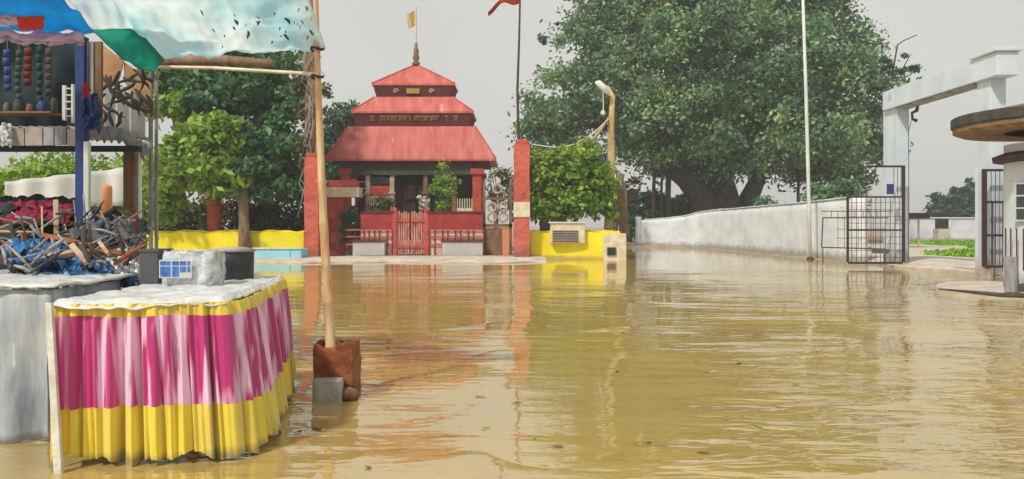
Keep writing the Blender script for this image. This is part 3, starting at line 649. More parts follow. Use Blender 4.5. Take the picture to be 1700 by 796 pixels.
MB().lathe(P(1001, 190, Y-.4).x, Y-.4, [(0, Z(185, Y)), (.10, Z(187, Y)), (.12, Z(192, Y)), (0, Z(195, Y))], 10).build('insulator', 'cream', lm)

# ================================================================= WHITE WALL + GATEWAY
ww = thing('white_wall', (13.9, 45, 0), 'long whitewashed wall along the flooded road under the great tree', 'wall')
path = [(X(1061, 59), 59, 1.95), (11.0, 57.9, 2.05), (12.2, 56.8, 2.2), (12.9, 55.4, 2.45), (13.35, 53.5, 2.55), (13.6, 50, 2.55), (13.85, 44, 2.6), (14.0, 38, 2.62), (14.15, 32.6, 2.7)]
# resample
pp = []
for (p, q) in zip(path[:-1], path[1:]):
    n = 10
    for i in range(n): u = i/n; pp.append(tuple(p[k]+(q[k]-p[k])*u for k in range(3)))
pp.append(path[-1])
m = MB()
def wf(u, v):
    k = u*(len(pp)-1); i = min(int(k), len(pp)-2); f_ = k-i
    x, y, z = [pp[i][j]+(pp[i+1][j]-pp[i][j])*f_ for j in range(3)]
    top = z+.035*mnoise.noise(Vector((y*1.7, 0, 0)))+.02*mnoise.noise(Vector((y*5, 3, 0)))
    return Vector((x+.03*mnoise.noise(Vector((y*.6, v*3, 1))), y, -.4+(top+.4)*v))
m.sheet(wf, 160, 8); m.build('wall_face', 'whitewash', ww, True, solid=.28)
m = MB(); m.tube([P(1061, 410, 59)+Vector((-.05, 0, -.2)), P(1061, 410, 59)+Vector((-.05, 0, 2.2))], .22, 10); m.build('end_pier', 'whitewash', ww)
m = MB()
m.sheet(lambda u, v: wf(.03+.95*u, 1)+Vector((-.05+.38*v, 0, .012)), 150, 1); m.build('coping', 'whitewash', ww, solid=-.05)
# silt bank line at the foot of the wall
m = MB().sheet(lambda u, v: wf(.10+.85*u, 1)*1.0+Vector((-.15-.45*v*(1+.4*math.sin(u*30)), 0, 0)), 120, 2)
m.v = [(x, y, .035-.06*((i//121) / 2)) for i, (x, y, z) in enumerate(m.v)]
o = m.build('mud_bank', 'soil', None); o['kind'] = 'structure'

gw = thing('gateway', (14.5, 27, .15), 'tall white concrete gateway of two pillars and a thick lintel', 'gateway')
bx('lintel', 'blue_white', gw, 14.18, 14.82, 23.5, 30.75, 5.92, 6.62, .02)
def pil(x0, x1, y0, y1, z1): 
    p_ = bx('pillar', 'blue_white', gw, x0, x1, y0, y1, -.2, z1, .015); return p_
pil(14.32, 14.78, 29.9, 31.0, 5.918); pil(14.32, 14.79, 24.05, 24.75, 5.918)
bx('soffit', 'wood_grey', gw, 14.25, 14.75, 24.76, 29.88, 5.86, 5.917)
bx('capital', 'blue_white', gw, 14.10, 14.9, 23.42, 24.8, 6.622, 6.74, .02)
bk = thing('wall_lamp', tuple(P(1500, 172, 29.8)), 'black curled lamp bracket on the far gateway pillar', 'lamp')
Yk = 29.75
m = MB().tube([P(1487, 169, Yk), P(1515, 168, Yk), P(1524, 174, Yk), P(1522, 184, Yk), P(1514, 188, Yk), P(1515, 198, Yk), P(1522, 201, Yk)], [.03, .04, .06, .07, .05, .05, .07], 8); m.build('bracket', 'rust_dark', bk, True)
MB().tube([P(1513, 200, Yk), P(1508, 220, Yk), P(1509, 330, Yk), P(1508, 432, Yk)], .012, 5).build('cable', 'dark', bk)

def bars(mb, x0, x1, y, z0, z1, n, r=.012):
    for i in range(1, n): x = x0+(x1-x0)*i/n; mb.tube([(x, y, z0), (x, y, z1)], r, 5)
# far leaf
Yg = 29.35
gl = thing('metal_gate', (X(1500, Yg), Yg, .15), 'open rusty steel gate leaf with a stepped top beside the white wall', 'gate', 'leaves of the compound gate')
x0, x1, xm = X(1406, Yg), X(1502, Yg), X(1437, Yg)
m = MB(); T = .045
m.box(x1-.09, x1, Yg-T, Yg+T, Z(436, Yg), Z(275, Yg)); m.box(x0, x0+.06, Yg-T, Yg+T, Z(436, Yg), Z(326, Yg))
for (yy, a, h) in ((275, xm, .07), (326, x0+.06, .06), (381, x0+.06, .06), (435, x0+.06, .08)):
    m.box(a, x1-.09, Yg-T*.8, Yg+T*.8, Z(yy, Yg)-h, Z(yy, Yg))
m.build('frame', 'rust_line', gl)
m = MB(); bars(m, x0, x1, Yg, Z(435, Yg), Z(326, Yg), 12); bars(m, X(1478, Yg), x1, Yg, Z(326, Yg), Z(275, Yg), 4); m.tube([(xm, Yg, Z(326, Yg)), (xm, Yg, Z(275, Yg))], .015, 5)
for k in range(9):
    zz = Z(326, Yg)-.24-k*.25; m.tube([(x0, Yg+.02, zz), (x1, Yg+.02, zz)], .008, 4)
m.build('bars', 'rust_dark', gl)
bx('lock_box', 'blue_post', gl, X(1471, Yg), X(1483, Yg), Yg-.07, Yg-.047, Z(323, Yg), Z(306, Yg))
bx('sheet_panel', 'grey_plastic', gl, X(1447, Yg), X(1476, Yg), Yg-.03, Yg-.02, Z(421, Yg), Z(414, Yg))
# rusty window grille leaning on the white wall
Yr = 30.2
gr = thing('metal_grille', (X(1390, Yr), Yr, .1), 'thin rusty grille frame leaning on the white wall behind the gate', 'grille')
m = MB()
def L2(a, b, r=.018): m.tube([P(*a, Yr), P(*b, Yr)], r, 5)
L2((1364, 351), (1502, 351)); L2((1366, 362), (1475, 362), .024); L2((1366, 362), (1364, 411), .024); L2((1364, 411), (1470, 414), .024)
m.build('frame', 'rust_dark', gr)
m = MB()
for px in (1380, 1391, 1419, 1433, 1444, 1456): L2((px, 351), (px, 362), .012)
for px in (1391, 1402, 1425, 1450): L2((px, 362), (px, 412), .010)
for py in (381, 396): L2((1388, py), (1470, py), .010)
m.tube([P(1366, 412, Yr), P(1366, 440, Yr)], .02, 5); m.tube([P(1468, 412, Yr), P(1468, 440, Yr)], .02, 5)
m.build('bars', 'rust_dark', gr)
# near leaf
Yn = 23.7
gn = thing('metal_gate', (X(1633, Yn), Yn, .15), 'open dark steel gate leaf at the right edge behind the stump', 'gate', 'leaves of the compound gate')
x0, x1 = X(1631, Yn), X(1790, Yn)
m = MB(); m.box(x0, x0+.11, Yn-T, Yn+T, Z(443, Yn), Z(281, Yn)).box(x1-.1, x1, Yn-T, Yn+T, Z(443, Yn), Z(281, Yn))
for (yy, a, b) in ((281, x0, x1), (334, x0, x1), (389, x0, x1), (441, x0, x1)): m.box(a+.11, b-.1, Yn-T*.8, Yn+T*.8, Z(yy, Yn)-.07, Z(yy, Yn))
m.build('frame', 'rust_line', gn)
m = MB(); bars(m, x0, x1, Yn, Z(441, Yn), Z(281, Yn), 22, .011); bars(m, x0, x1, Yn+.03, Z(441, Yn), Z(334, Yn), 9, .02); m.build('bars', 'rust_dark', gn)
hp = thing('hinge_post', (X(1627, 23.9), 23.9, .1), 'pale narrow concrete post beside the near gate leaf', 'post')
bx('post', 'blue_white', hp, X(1622, 23.9), X(1630.5, 23.9), 23.85, 24.0, -.2, Z(279, 23.9)); bx('foot', 'stone', hp, X(1620, 23.9), X(1638, 23.9), 23.7, 23.84, .0, Z(442, 23.9))
# guard booth with round roof
bX, bY = X(1765, 18.5), 18.5
gb = thing('guard_booth', (bX, bY, .1), 'round kiosk with a wide brown disc roof at the right edge', 'kiosk')
MB().lathe(bX, bY, [(2.6, -.4), (2.6, .04), (2.56, .075), (0, .08)], 48).build('platform', 'concrete', gb)
MB().lathe(bX, bY, [(1.18, .07), (1.17, 3.4)], 32).build('wall', 'whitewash', gb, True)
zr = Z(219, 18.4); zt = Z(191, 18.4)
MB().lathe(bX, bY, [(1.16, zr+.02), (2.1, zr), (2.24, zr+.06), (2.22, zt), (1.8, zt+.10), (.8, zt+.30), (0, zt+.42)], 48).build('roof', 'thatch', gb)
MB().lathe(bX, bY, [(2.245, zr+.16), (2.28, zr+.19), (2.28, zt+.0), (2.225, zt+.03)], 48).build('roof_rim', 'bark', gb)
MB().lathe(bX, bY, [(1.18, Z(262, 17.2)), (1.40, Z(259, 17.2)), (1.42, Z(250, 17.2)), (1.18, Z(243, 17.2))], 40).build('canopy', 'rust_dark', gb)
for k, ang in enumerate((-2.72, -2.25, -1.7)):
    wn = MB(); cx = bX+1.19*math.cos(ang); cy = bY+1.19*math.sin(ang)
    fr = wn.obox((cx, cy, 2.05), (.03, .30, .42), ang).build('window', 'glass', gb)
    m = MB()
    for q in (-.3, 0, .3): m.obox((cx+.035*math.cos(ang)-q*math.sin(ang), cy+.035*math.sin(ang)+q*math.cos(ang), 2.05), (.02, .018, .45), ang)
    for q in (-.42, -.14, .14, .42): m.obox((cx+.03*math.cos(ang), cy+.03*math.sin(ang), 2.05+q), (.02, .32, .018), ang)
    m.build('frame', 'cloth_white', fr)
m = MB()
for k in range(26):
    a = -3.1+k*.12; m.tube([(bX+1.36*math.cos(a), bY+1.36*math.sin(a), .5), (bX+1.36*math.cos(a), bY+1.36*math.sin(a), 1.45)], .016, 5)
m.build('railing', 'rust_dark', gb)
sp = thing('wooden_stump', (X(1679, 18.0), 17.2, .12), 'weathered stump post standing on the kiosk platform', 'post')
m = MB().tube([(X(1680, 17.2), 17.2, .10), (X(1679, 17.2), 17.2, .5), (X(1678, 17.2), 17.2, Z(427, 17.2))], [.145, .135, .14], 12); m.build('post', 'wood_grey', sp)
lg = MB().tube([(X(1690, 17.0), 16.9, .20), (X(1720, 17), 17.0, .26)], [.09, .10], 10).build('timber_log', 'bark', None)
tag(lg, 'dark log lying beside the stump on the platform', 'log')
dl = MB().tube([P(1558, 480, 16.5), P(1600, 484, 16.2), P(1660, 490, 15.6), P(1730, 492, 15.4)], [.012, .03, .045, .05], 8).build('floating_branch', 'bark', None)
tag(dl, 'long thin dark branch floating before the kiosk platform', 'branch')

# beyond the gate
lw = thing('low_wall', (X(1600, 80), 80, .15), 'far low white wall beyond the lawn inside the compound', 'wall')
bx('panel', 'whitewash', lw, X(1500, 80), X(1900, 80), 80, 80.3, .1, Z(363, 80)); bx('coping', 'whitewash', lw, X(1499, 80), X(1901, 80), 79.9, 80.4, Z(363, 80)+.002, Z(361, 80))
dk = thing('bench_shelter', (X(1524, 50), 50, .15), 'small dark flat canopy on a post beyond the gateway', 'shelter')
bx('canopy', 'dark', dk, X(1508, 50), X(1537, 50), 49.5, 51.5, Z(363, 50), Z(354, 50)); 
for px in (1514, 1531): bx('post', 'cream', dk, X(px, 50)-.05, X(px, 50)+.05, 50.4, 50.5, .1, Z(363, 50)-.002)
db = thing('utility_box', (X(1563, 70), 70, .15), 'dark green cabinet on a plinth before the far low wall', 'cabinet')
bx('cabinet', 'darkteal', db, X(1555, 70), X(1572, 70), 69.7, 70.3, Z(380, 70), Z(363, 70), .03); bx('plinth', 'concrete', db, X(1553, 70), X(1574, 70), 69.6, 70.4, .1, Z(380, 70)-.002)
bx('door', 'dark', db, X(1557, 70), X(1570, 70), 69.65, 69.695, Z(379, 70), Z(364, 70))
lp = thing('white_pole', (X(1345, 36.2), 36.2, 0), 'thin tall pale pole before the white wall and the great tree', 'pole')
MB().tube([P(1345, 434, 36.2), P(1342, 300, 36.2), P(1338, 150, 36.2), P(1332, -30, 36.2)], [.085, .08, .075, .06], 10).build('shaft', 'pole_white', lp, True)
MB().lathe(X(1345, 36.2), 36.2, [(.16, -.3), (.16, .06), (.10, .12), (.0, .125)], 14).build('collar', 'rust_dark', lp)

# ================================================================= FOREGROUND STALL
st = thing('market_stall', (-2.4, 6.3, 0), 'draped table with a pleated magenta and yellow cloth skirt', 'stall')
ZT = 1.0
top = [Vector((-2.91, 5.12, 0)), Vector((-2.08, 5.21, 0)), Vector((-1.90, 5.32, 0)), Vector((-1.84, 5.50, 0)), Vector((-2.17, 7.6, 0)), Vector((-3.0, 7.5, 0))]
bot = [Vector((-2.86, 5.06, 0)), Vector((-2.0, 5.12, 0)), Vector((-1.78, 5.24, 0)), Vector((-1.70, 5.46, 0)), Vector((-2.12, 7.55, 0)), Vector((-3.0, 7.6, 0))]
def along(poly, s):
    d = [(b-a).length for a, b in zip(poly[:-1], poly[1:])]
    L_ = sum(d); x = s*L_
    for i, q in enumerate(d):
        if x <= q or i == len(d)-1: return poly[i].lerp(poly[i+1], min(1, x/q)), (poly[i+1]-poly[i]).normalized()
        x -= q
rg = random.Random(17)
ph = [rg.uniform(0, 6.3) for _ in range(8)]
def fold(s, v):
    # pleats: sharp, uneven, gathered at the top hem and loosening downwards
    a = s*4.3
    f_ = .55*math.sin(a*13+ph[0]+1.2*math.sin(a*3.1+ph[1])+.5*v*math.sin(a*5))+.35*math.sin(a*29+ph[2]+1.5*math.sin(a*4)+.8*v)+.2*math.sin(a*61+ph[3])+.10*math.sin(a*127+3*math.sin(a*7)+ph[4])
    f_ = -1+2*min(1, abs(f_*1.15+.25))**.6
    return f_
def skirt(v0, v1, z0f, z1f, puff=0.):
    def fn(u, v):
        vv = v0+(v1-v0)*v
        a, d = along(top, u*.86); b, d2 = along(bot, u*.86)
        p = a.lerp(b, vv**1.2); n_ = Vector((d.y, -d.x, 0))
        amp = (.020+.062*vv**.6)
        p = p+n_*(amp*fold(u, vv)+.02+puff*math.sin(math.pi*v))
        p.z = z0f(u)+(z1f(u)-z0f(u))*v
        return p
    return fn
hem = lambda u: .035+.025*math.sin(u*37)+.02*math.sin(u*91)
edge = lambda u: .345+.02*math.sin(u*9)
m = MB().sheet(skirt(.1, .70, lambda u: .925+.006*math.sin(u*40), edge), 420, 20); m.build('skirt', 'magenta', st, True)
m = MB().sheet(skirt(.70, 1., lambda u: edge(u), hem), 420, 10); m.build('skirt_border', 'skirt_yellow', st, True)
m = MB().sheet(skirt(0, .1, lambda u: ZT+.005, lambda u: .925+.006*math.sin(u*40)), 420, 5); m.build('skirt_band', 'skirt_yellow', st, True)
def topf(u, v):
    fr = top[0].lerp(top[2], u)+Vector((0, -.14, 0))*math.sin(math.pi*u)*.4; bk_ = top[5].lerp(top[4], u); c_ = Vector((-2.45, 6.3, 0))
    p = fr.lerp(bk_, v); p = c_+(p-c_)*1.05
    e = min(u, 1-u, v, 1-v)
    p.z = ZT+.02+.018*mnoise.noise(p*5)+.012*mnoise.noise(p*14)-(.035 if e < .02 else 0)+.02*mnoise.noise(Vector((u*9, 4, 0)))*(1 if e < .05 else 0)
    return p
m = MB().sheet(topf, 60, 60); m.build('top_sheet', 'plastic_sheet', st, True, solid=-.010)
m = MB().sheet(lambda u, v: top[0].lerp(top[2], u).lerp(top[5].lerp(top[4], u), v)+Vector((0, 0, ZT-.03)), 2, 2); m.build('table_board', 'wood', st, solid=-.02)
for i, p in enumerate((Vector((-2.83, 5.25, 0)), Vector((-2.0, 5.4, 0)), Vector((-2.25, 7.45, 0)), Vector((-2.95, 7.4, 0)))):
    bx('leg', 'wood', st, p.x-.03, p.x+.03, p.y-.03, p.y+.03, -.3, ZT-.06)
# leaning pale board at the left corner
bd = MB()
a, b = P(77, 503, 4.98), P(93, 783, 4.86); b.z = -.03
bd.poly([a+Vector((-.01, 0, 0)), a+Vector((.03, 0, .0)), b+Vector((.035, 0, 0)), b+Vector((-.015, 0, 0))], True)
o = bd.build('leaning_board', 'board_pale', None, solid=.03, bevel=.004); tag(o, 'narrow pale board leaning at the left corner of the magenta skirt', 'board')

# things on the table
cb = thing('plastic_crate', (X(247, 6.5), 6.5, ZT+.02), 'dark grey open crate at the back left of the draped table', 'crate')
a0, a1, y0, y1 = X(231, 6.45), X(262, 6.45), 6.45, 6.75
m = MB().box(a0, a1, y0, y0+.012, 1.03, 1.315).box(a0, a1, y1-.012, y1, 1.03, 1.315).box(a0, a0+.012, y0+.013, y1-.013, 1.03, 1.315).box(a1-.012, a1, y0+.013, y1-.013, 1.03, 1.315).box(a0+.013, a1-.013, y0+.013, y1-.013, 1.03, 1.05); m.build('box', 'grey_plastic', cb, bevel=.004)
bx('rim', 'grey_plastic', cb, a0-.008, a1+.008, y0-.008, y0-.001, 1.295, 1.32)
pk = thing('wrapped_package', (X(308, 6.3), 6.3, ZT+.02), 'plastic wrapped package with a blue label between the crate and the black tin', 'package')
x0, x1 = X(263, 6.35), X(357, 6.35)
def pkf(s):
    return s
m = MB()
rg = random.Random(5); N = 26
def shell(u, v):
    # rounded crumpled block
    a = 2*math.pi*u; e = 4.5
    cx, sx = math.cos(a), math.sin(a); r = (abs(cx)**e+abs(sx)**e)**(-1/e)
    zz = ZT+.03+.27*v; k = 1-.06*(abs(2*v-1)**4)
    p = Vector(((x0+x1)/2+(x1-x0)/2*r*cx*k, 6.5+.16*r*sx*k, zz))
    p += Vector((cx, sx, 0))*(.018*mnoise.noise(p*9)+.006*mnoise.noise(p*30)); p.z += .012*mnoise.noise(p*11)
    return p
m.sheet(shell, 72, 22); m.sheet(lambda u, v: shell(u, 1).lerp(Vector(((x0+x1)/2, 6.5, ZT+.30)), v)+Vector((0, 0, .02*mnoise.noise(Vector((u*20, v*6, 1))))), 72, 8)
m.build('wrapping', 'wrap', pk, True)
lb = bx('label_sheet', 'cloth_white', pk, X(264, 6.3), X(318, 6.3), 6.30, 6.304, Z(462, 6.3), Z(432, 6.3))
for (pa, pb_) in ((266, 283), (286, 297), (299, 309), (311, 316)):
    for (qa, qb) in ((434, 441), (443, 460)):
        if pa > 290 and qa > 440: qb = 452
        bx('label_patch', 'label_blue', lb, X(pa, 6.3), X(pb_, 6.3), 6.297, 6.2995, Z(qb, 6.3), Z(qa, 6.3))
tn = thing('black_tin', (X(389, 7.2), 7.2, ZT+.02), 'black round tin tub with a pale lid at the back of the draped table', 'tub')
MB().lathe(X(389, 7.2), 7.2, [(0, 1.02), (.158, 1.02), (.168, 1.04), (.170, 1.28), (.166, 1.285)], 28).build('body', 'black_tin', tn, True)
MB().lathe(X(389, 7.2), 7.2, [(.166, 1.27), (.182, 1.275), (.182, 1.295), (.09, 1.315), (0, 1.318)], 28).build('lid', 'tin', tn, True)

# ---------------------------------------------------------------- neighbouring table with grey sheet
nt_ = thing('sheeted_table', (-4.1, 6.8, 0), 'table hung with a stained grey sheet at the left edge', 'table')
def gs(u, v):
    if u < .7: q = u/.7; p = Vector((-5.2+2.0*q, 5.60-.03*q, 0)); n_ = Vector((0, -1, 0))
    else: q = (u-.7)/.3; p = Vector((-3.2, 5.57+1.0*q, 0)); n_ = Vector((1, 0, 0))
    p += n_*(.018*math.sin(u*60+2*math.sin(u*13)+v)*(.3+v)+.02*mnoise.noise(Vector((u*8, v*3, 0))))
    p.z = 1.06-1.05*v+.01*math.sin(u*50)*v
    return p
MB().sheet(gs, 120, 16).build('sheet', 'grey_sheet', nt_, True, solid=.006)
MB().sheet(lambda u, v: Vector((-5.25+2.1*u, 5.53+2.9*v, 1.075+.02*mnoise.noise(Vector((u*14, v*9, 0)))+.012*mnoise.noise(Vector((u*33, v*24, 0))))), 40, 40).build('cover', 'plastic_sheet', nt_, True, solid=-.02)
for (a, b) in ((-5.1, 5.75), (-3.3, 5.75), (-5.1, 8.2), (-3.3, 8.2)): bx('leg', 'wood', nt_, a, a+.07, b, b+.07, -.3, 1.05)

# heap of broken wood, plastic and cloth on it
def crumple(name, px0, px1, py0, py1, Y, dep, m, label, cat, seed, amp=.1, nu=46):
    def fn(u, v):
        p = P(px0+(px1-px0)*u, py1+(py0-py1)*v, Y+dep*v)
        q = Vector((u*6+seed, v*4, seed*1.3)); r_ = 1-abs(2*u-1)**3
        e = Vector((mnoise.noise(q), mnoise.noise(q+Vector((9, 0, 0))), abs(mnoise.noise(q*1.7+Vector((0, 9, 0))))*1.4-.2))*amp + Vector((0, 1, 1))*amp*.5*(.5-abs(mnoise.noise(q*3.3)))
        return p+e-Vector((0, 0, (1-r_)*.06))
    o_ = MB().sheet(fn, nu, nu//2).build(name, m, None, True, solid=.006); return tag(o_, label, cat)
crumple('blue_plastic_sheet', 62, 232, 440, 476, 6.6, .5, 'blue_tarp', 'crumpled blue plastic sheet at the front of the wood heap', 'tarp', 3, .13)
crumple('blue_plastic_bag', 108, 168, 398, 440, 7.0, .4, 'blue_tarp', 'blue plastic bag half way up the wood heap', 'bag', 9, .10, 30)
crumple('blue_plastic_strip', 20, 110, 404, 436, 6.75, .35, 'blue_tarp', 'smaller blue plastic strip at the left of the wood heap', 'tarp', 51, .09, 30)
crumple('grey_plastic_sheet', 128, 236, 372, 410, 7.1, .4, 'grey_plastic', 'dark grey torn plastic sheet at the upper right of the wood heap', 'plastic sheet', 55, .12, 36)
crumple('maroon_cloth', 6, 118, 338, 372, 7.9, .5, 'maroon', 'maroon cloth spread on top of the heap at left', 'cloth', 5, .10, 36)
crumple('dark_tarp', -60, 236, 356, 476, 7.3, 1.0, 'dark', 'dark tarpaulin lying beneath the broken sticks', 'tarp', 14, .16, 50)
crumple('black_cloth', -40, 130, 328, 352, 8.2, .6, 'darkteal', 'black cloth over the top of the heap behind the maroon cloth', 'cloth', 21, .06, 40)
crumple('white_plastic_scrap', 140, 190, 418, 446, 6.9, .3, 'wrap', 'crumpled white plastic scrap beside the blue bag', 'plastic scrap', 25, .09, 26)
crumple('silver_plastic_scrap', 190, 234, 420, 462, 6.7, .3, 'wrap', 'silvery plastic scrap at the right end of the heap', 'plastic scrap', 31, .09, 30)
rg = random.Random(77)
kinds = [('wood_grey', 'grey broken stick in the heap on the sheeted table'), ('wood', 'brown broken branch in the heap on the sheeted table'), ('bark', 'dark branch in the heap on the sheeted table'), ('wood_pale', 'pale split stick in the heap on the sheeted table'), ('rust', 'rusty brown slat in the heap on the sheeted table')]
for k in range(135):
    px = rg.uniform(0, 232); hi = 350+28*abs(px-90)/120 if px < 225 else 400
    py = rg.uniform(hi, 466) if px < 150 else rg.uniform(350, 462)
    Yk_ = 7.9-1.2*(py-340)/130+rg.uniform(-.25, .15)
    if px > 60 and py > 436: py -= 34
    ln = rg.uniform(22, 95); an = rg.choice([rg.uniform(-.6, -.1), rg.uniform(.5, 1.0), rg.uniform(-1.0, -.5), rg.uniform(-.2, .3), rg.uniform(1., 1.6)])
    kx, kl = kinds[rg.choice([0, 0, 0, 1, 2, 2, 2, 3, 4])]
    dx, dz = math.cos(an)*ln/2, math.sin(an)*ln/2
    p0, p1 = P(px-dx, py-dz, Yk_), P(min(px+dx, 242), py+dz, Yk_+rg.uniform(-.25, .25))
    p0.z = max(p0.z, 1.10); p1.z = max(p1.z, 1.10)
    mid = (p0+p1)/2+Vector((0, rg.uniform(-.03, .03), rg.uniform(-.01, .02)))
    r = rg.choice([.006, .008, .011, .015, .02])
    if kx in ('wood_pale', 'rust', 'wood') and rg.random() < .6: o = MB().tube([p0, p1], [r*1.5, r*1.4], 4).build('broken_stick', kx, None)
    else: o = MB().tube([p0, p0.lerp(mid, .6), mid, mid.lerp(p1, .6), p1], [r*.8, r, r*1.1, r*.9, r*.5], 6).build('broken_stick', kx, None, True)
    tag(o, kl, 'stick', 'broken sticks heaped on the table')

# ---------------------------------------------------------------- shack with tarps
sk = thing('market_shack', (-4.3, 9.2, 0), 'ramshackle dark shack with a tin ledge behind the wood heap', 'shack')
Ys = 9.2
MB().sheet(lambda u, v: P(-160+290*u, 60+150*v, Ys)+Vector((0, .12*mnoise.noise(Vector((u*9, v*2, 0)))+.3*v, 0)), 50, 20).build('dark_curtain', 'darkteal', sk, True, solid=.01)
# tin ledge roof + fascia boards
m = MB().sheet(lambda u, v: P(-160+302*u, 212, 8.2)+Vector((0, 1.5*v, .05*v+.018*math.sin(u*120))), 200, 2); m.build('ledge_roof', 'tin', sk, True, solid=.01)
rg = random.Random(6); x = -160.
while x < 130:
    w_ = rg.uniform(10, 34); m = MB(); j = rg.uniform(-3, 3)
    m.box(X(x+1, 8.15), X(min(x+w_, 131)-1, 8.15), 8.13, 8.17, Z(242+j*.4, 8.15), Z(213+j, 8.15)); m.build('fascia_board', rg.choice(['tin', 'wood_grey', 'wood_grey', 'stone']), sk); x += w_
m = MB().box(X(-160, 8.3), X(232, 8.3), 8.25, 8.35, Z(252, 8.3), Z(243, 8.3)); m.build('beam', 'dark', sk)
def sideroof(u, v):
    p = P(146+100*u, 206+36*u*u+2.4*math.sin(u*9)-4*v, 8.1+.4*u+1.3*v); p.z += .012*math.sin(u*60); return p
MB().sheet(sideroof, 70, 4).build('ledge_roof', 'tin', sk, True, solid=.05)
m = MB().sheet(lambda u, v: sideroof(u, 0)+Vector((0, -.02, -.005-(.13+.03*math.sin(u*50))*v)), 60, 2); m.build('ragged_edge', 'wood_grey', sk, True, solid=.02)
# posts
def post(px0, px1, py0, Y, m_, zb=-.3, par=sk, name='post'): return bx(name, m_, par, X(px0, Y), X(px1, Y), Y, Y+(X(px1, Y)-X(px0, Y)), zb, Z(py0, Y), .008)
post(124, 140, 60, 7.95, 'blue_post'); post(138, 147, 235, 7.9, 'pole_white'); post(246, 252, 118, 8.7, 'wood_grey'); post(256, 261, 110, 8.8, 'wood_grey')
post(204, 214, 250, 8.6, 'wood'); post(217, 226, 250, 8.65, 'bark_brown'); post(229, 234, 246, 8.5, 'pole_white')
for (a, b, mm) in ((141, 146, 'tarp_pink'), (149, 155, 'wood_grey'), (158, 168, 'wood')): 
    Yp = 8.0; bx('batten', mm, sk, X(a, Yp), X(b, Yp), Yp, Yp+.04, Z(205, Yp), Z(66+a*.02, Yp))
# plywood panels
def panel(name, pts, Y, m_, par, th=.02):
    m = MB(); m.poly([P(px, py, Y) for px, py in pts]); return m.build(name, m_, par, solid=th)
panel('plywood', [(171, 75), (206, 102), (200, 128), (193, 145), (173, 142)], 8.6, 'ply', sk)
panel('plywood', [(207, 104), (252, 134), (252, 200), (240, 182), (222, 150), (207, 138)], 8.62, 'ply', sk)
# hanging white cloth, brackets, twisted vines
MB().sheet(lambda u, v: P(160+80*u, 138+80*v+10*u, 8.9)+Vector((0, .05*math.sin(u*22)+.03*math.sin(u*47), 0)), 60, 8).build('white_curtain', 'cloth_white', sk, True, solid=.006)
m = MB(); rg = random.Random(12)
for k in range(30):
    x0_ = rg.uniform(165, 245); y0_ = rg.uniform(95, 190); p = [(x0_, y0_)]
    d_ = rg.uniform(.3, 2.6)
    for q in range(5): d_ += rg.uniform(-.7, .7); p.append((min(252, max(150, p[-1][0]+9*math.cos(d_))), p[-1][1]+9*abs(math.sin(d_))))
    m.tube([P(a, b, 8.45) for a, b in p], [.012, .02, .022, .016, .012, .006], 5)
m.build('dry_vines', 'bark', sk)
m = MB().box(X(103, 8.9), X(108, 8.9), 8.9, 8.94, Z(200, 8.9), Z(142, 8.9))
m.box(X(118, 8.9), X(121, 8.9), 8.9, 8.94, Z(204, 8.9), Z(140, 8.9))
for yy in (146, 157, 168, 180, 192): m.box(X(108, 8.9)+.001, X(118, 8.9)-.001, 8.9, 8.93, Z(yy+2, 8.9), Z(yy, 8.9))
m.build('rack', 'pole_white', sk)
rg = random.Random(64)
for k, (px, wd, y1_, cm, lb_) in enumerate(((12, 11, 150, 'blue_post', 'dark blue packet strip hanging leftmost in the shack'), (31, 9, 172, 'dark_green', 'green packet strip second from left in the shack'), (47, 12, 138, 'dark_red', 'dark red packet strip third from left in the shack'), (66, 9, 182, 'darkteal', 'long dark packet strip hanging in the middle of the shack'), (82, 10, 150, 'bark', 'dark brown packet strip hanging left of the small ladder'))):
    hgo = thing('packet_strip', tuple(P(px, y1_, 8.85)), lb_, 'packet strip', 'packet strips hanging in the shack')
    yy = 78+rg.uniform(0, 10); MB().tube([P(px, 62, 8.86), P(px+.5, y1_, 8.86)], .004, 4).build('string', 'wood_grey', hgo)
    while yy < y1_:
        hh = rg.uniform(11, 15); m = MB(); j = rg.uniform(-1.5, 1.5)
        m.sheet(lambda u, v: P(px-wd/2+wd*u+j, yy+hh*.9*v, 8.84)+Vector((0, -.03*math.sin(math.pi*u)*math.sin(math.pi*v), 0)), 6, 6); m.build('packet', cm, hgo, True, solid=.008); yy += hh
bx('shelf_board', 'wood', sk, X(2, 8.9), X(100, 8.9), 8.7, 8.95, Z(192, 8.9), Z(189, 8.9))
for k, (px, wd, hh, cm) in enumerate(((12, 12, 16, 'grey_plastic'), (30, 14, 22, 'dark_green'), (50, 12, 14, 'wood'), (70, 15, 19, 'blue_post'), (90, 11, 24, 'bark'))):
    Yq2 = 8.78; cx_ = X(px, Yq2); rr_ = wd/2/F*Yq2; zb_ = Z(189, Yq2)+.012; zt_ = zb_+hh/F*Yq2
    jr = MB().lathe(cx_, Yq2, [(0, zb_), (rr_*.95, zb_), (rr_, zb_+.01), (rr_, zt_-.03), (rr_*.7, zt_-.012), (rr_*.7, zt_), (0, zt_+.002)], 14).build('jar', cm, None, True)
    tag(jr, ['short grey jar leftmost on the shack shelf', 'dark green jar second on the shack shelf', 'low brown jar in the middle of the shack shelf', 'dark blue jar fourth on the shack shelf', 'tall dark jar at the right end of the shack shelf'][k], 'jar', 'jars on the shack shelf')
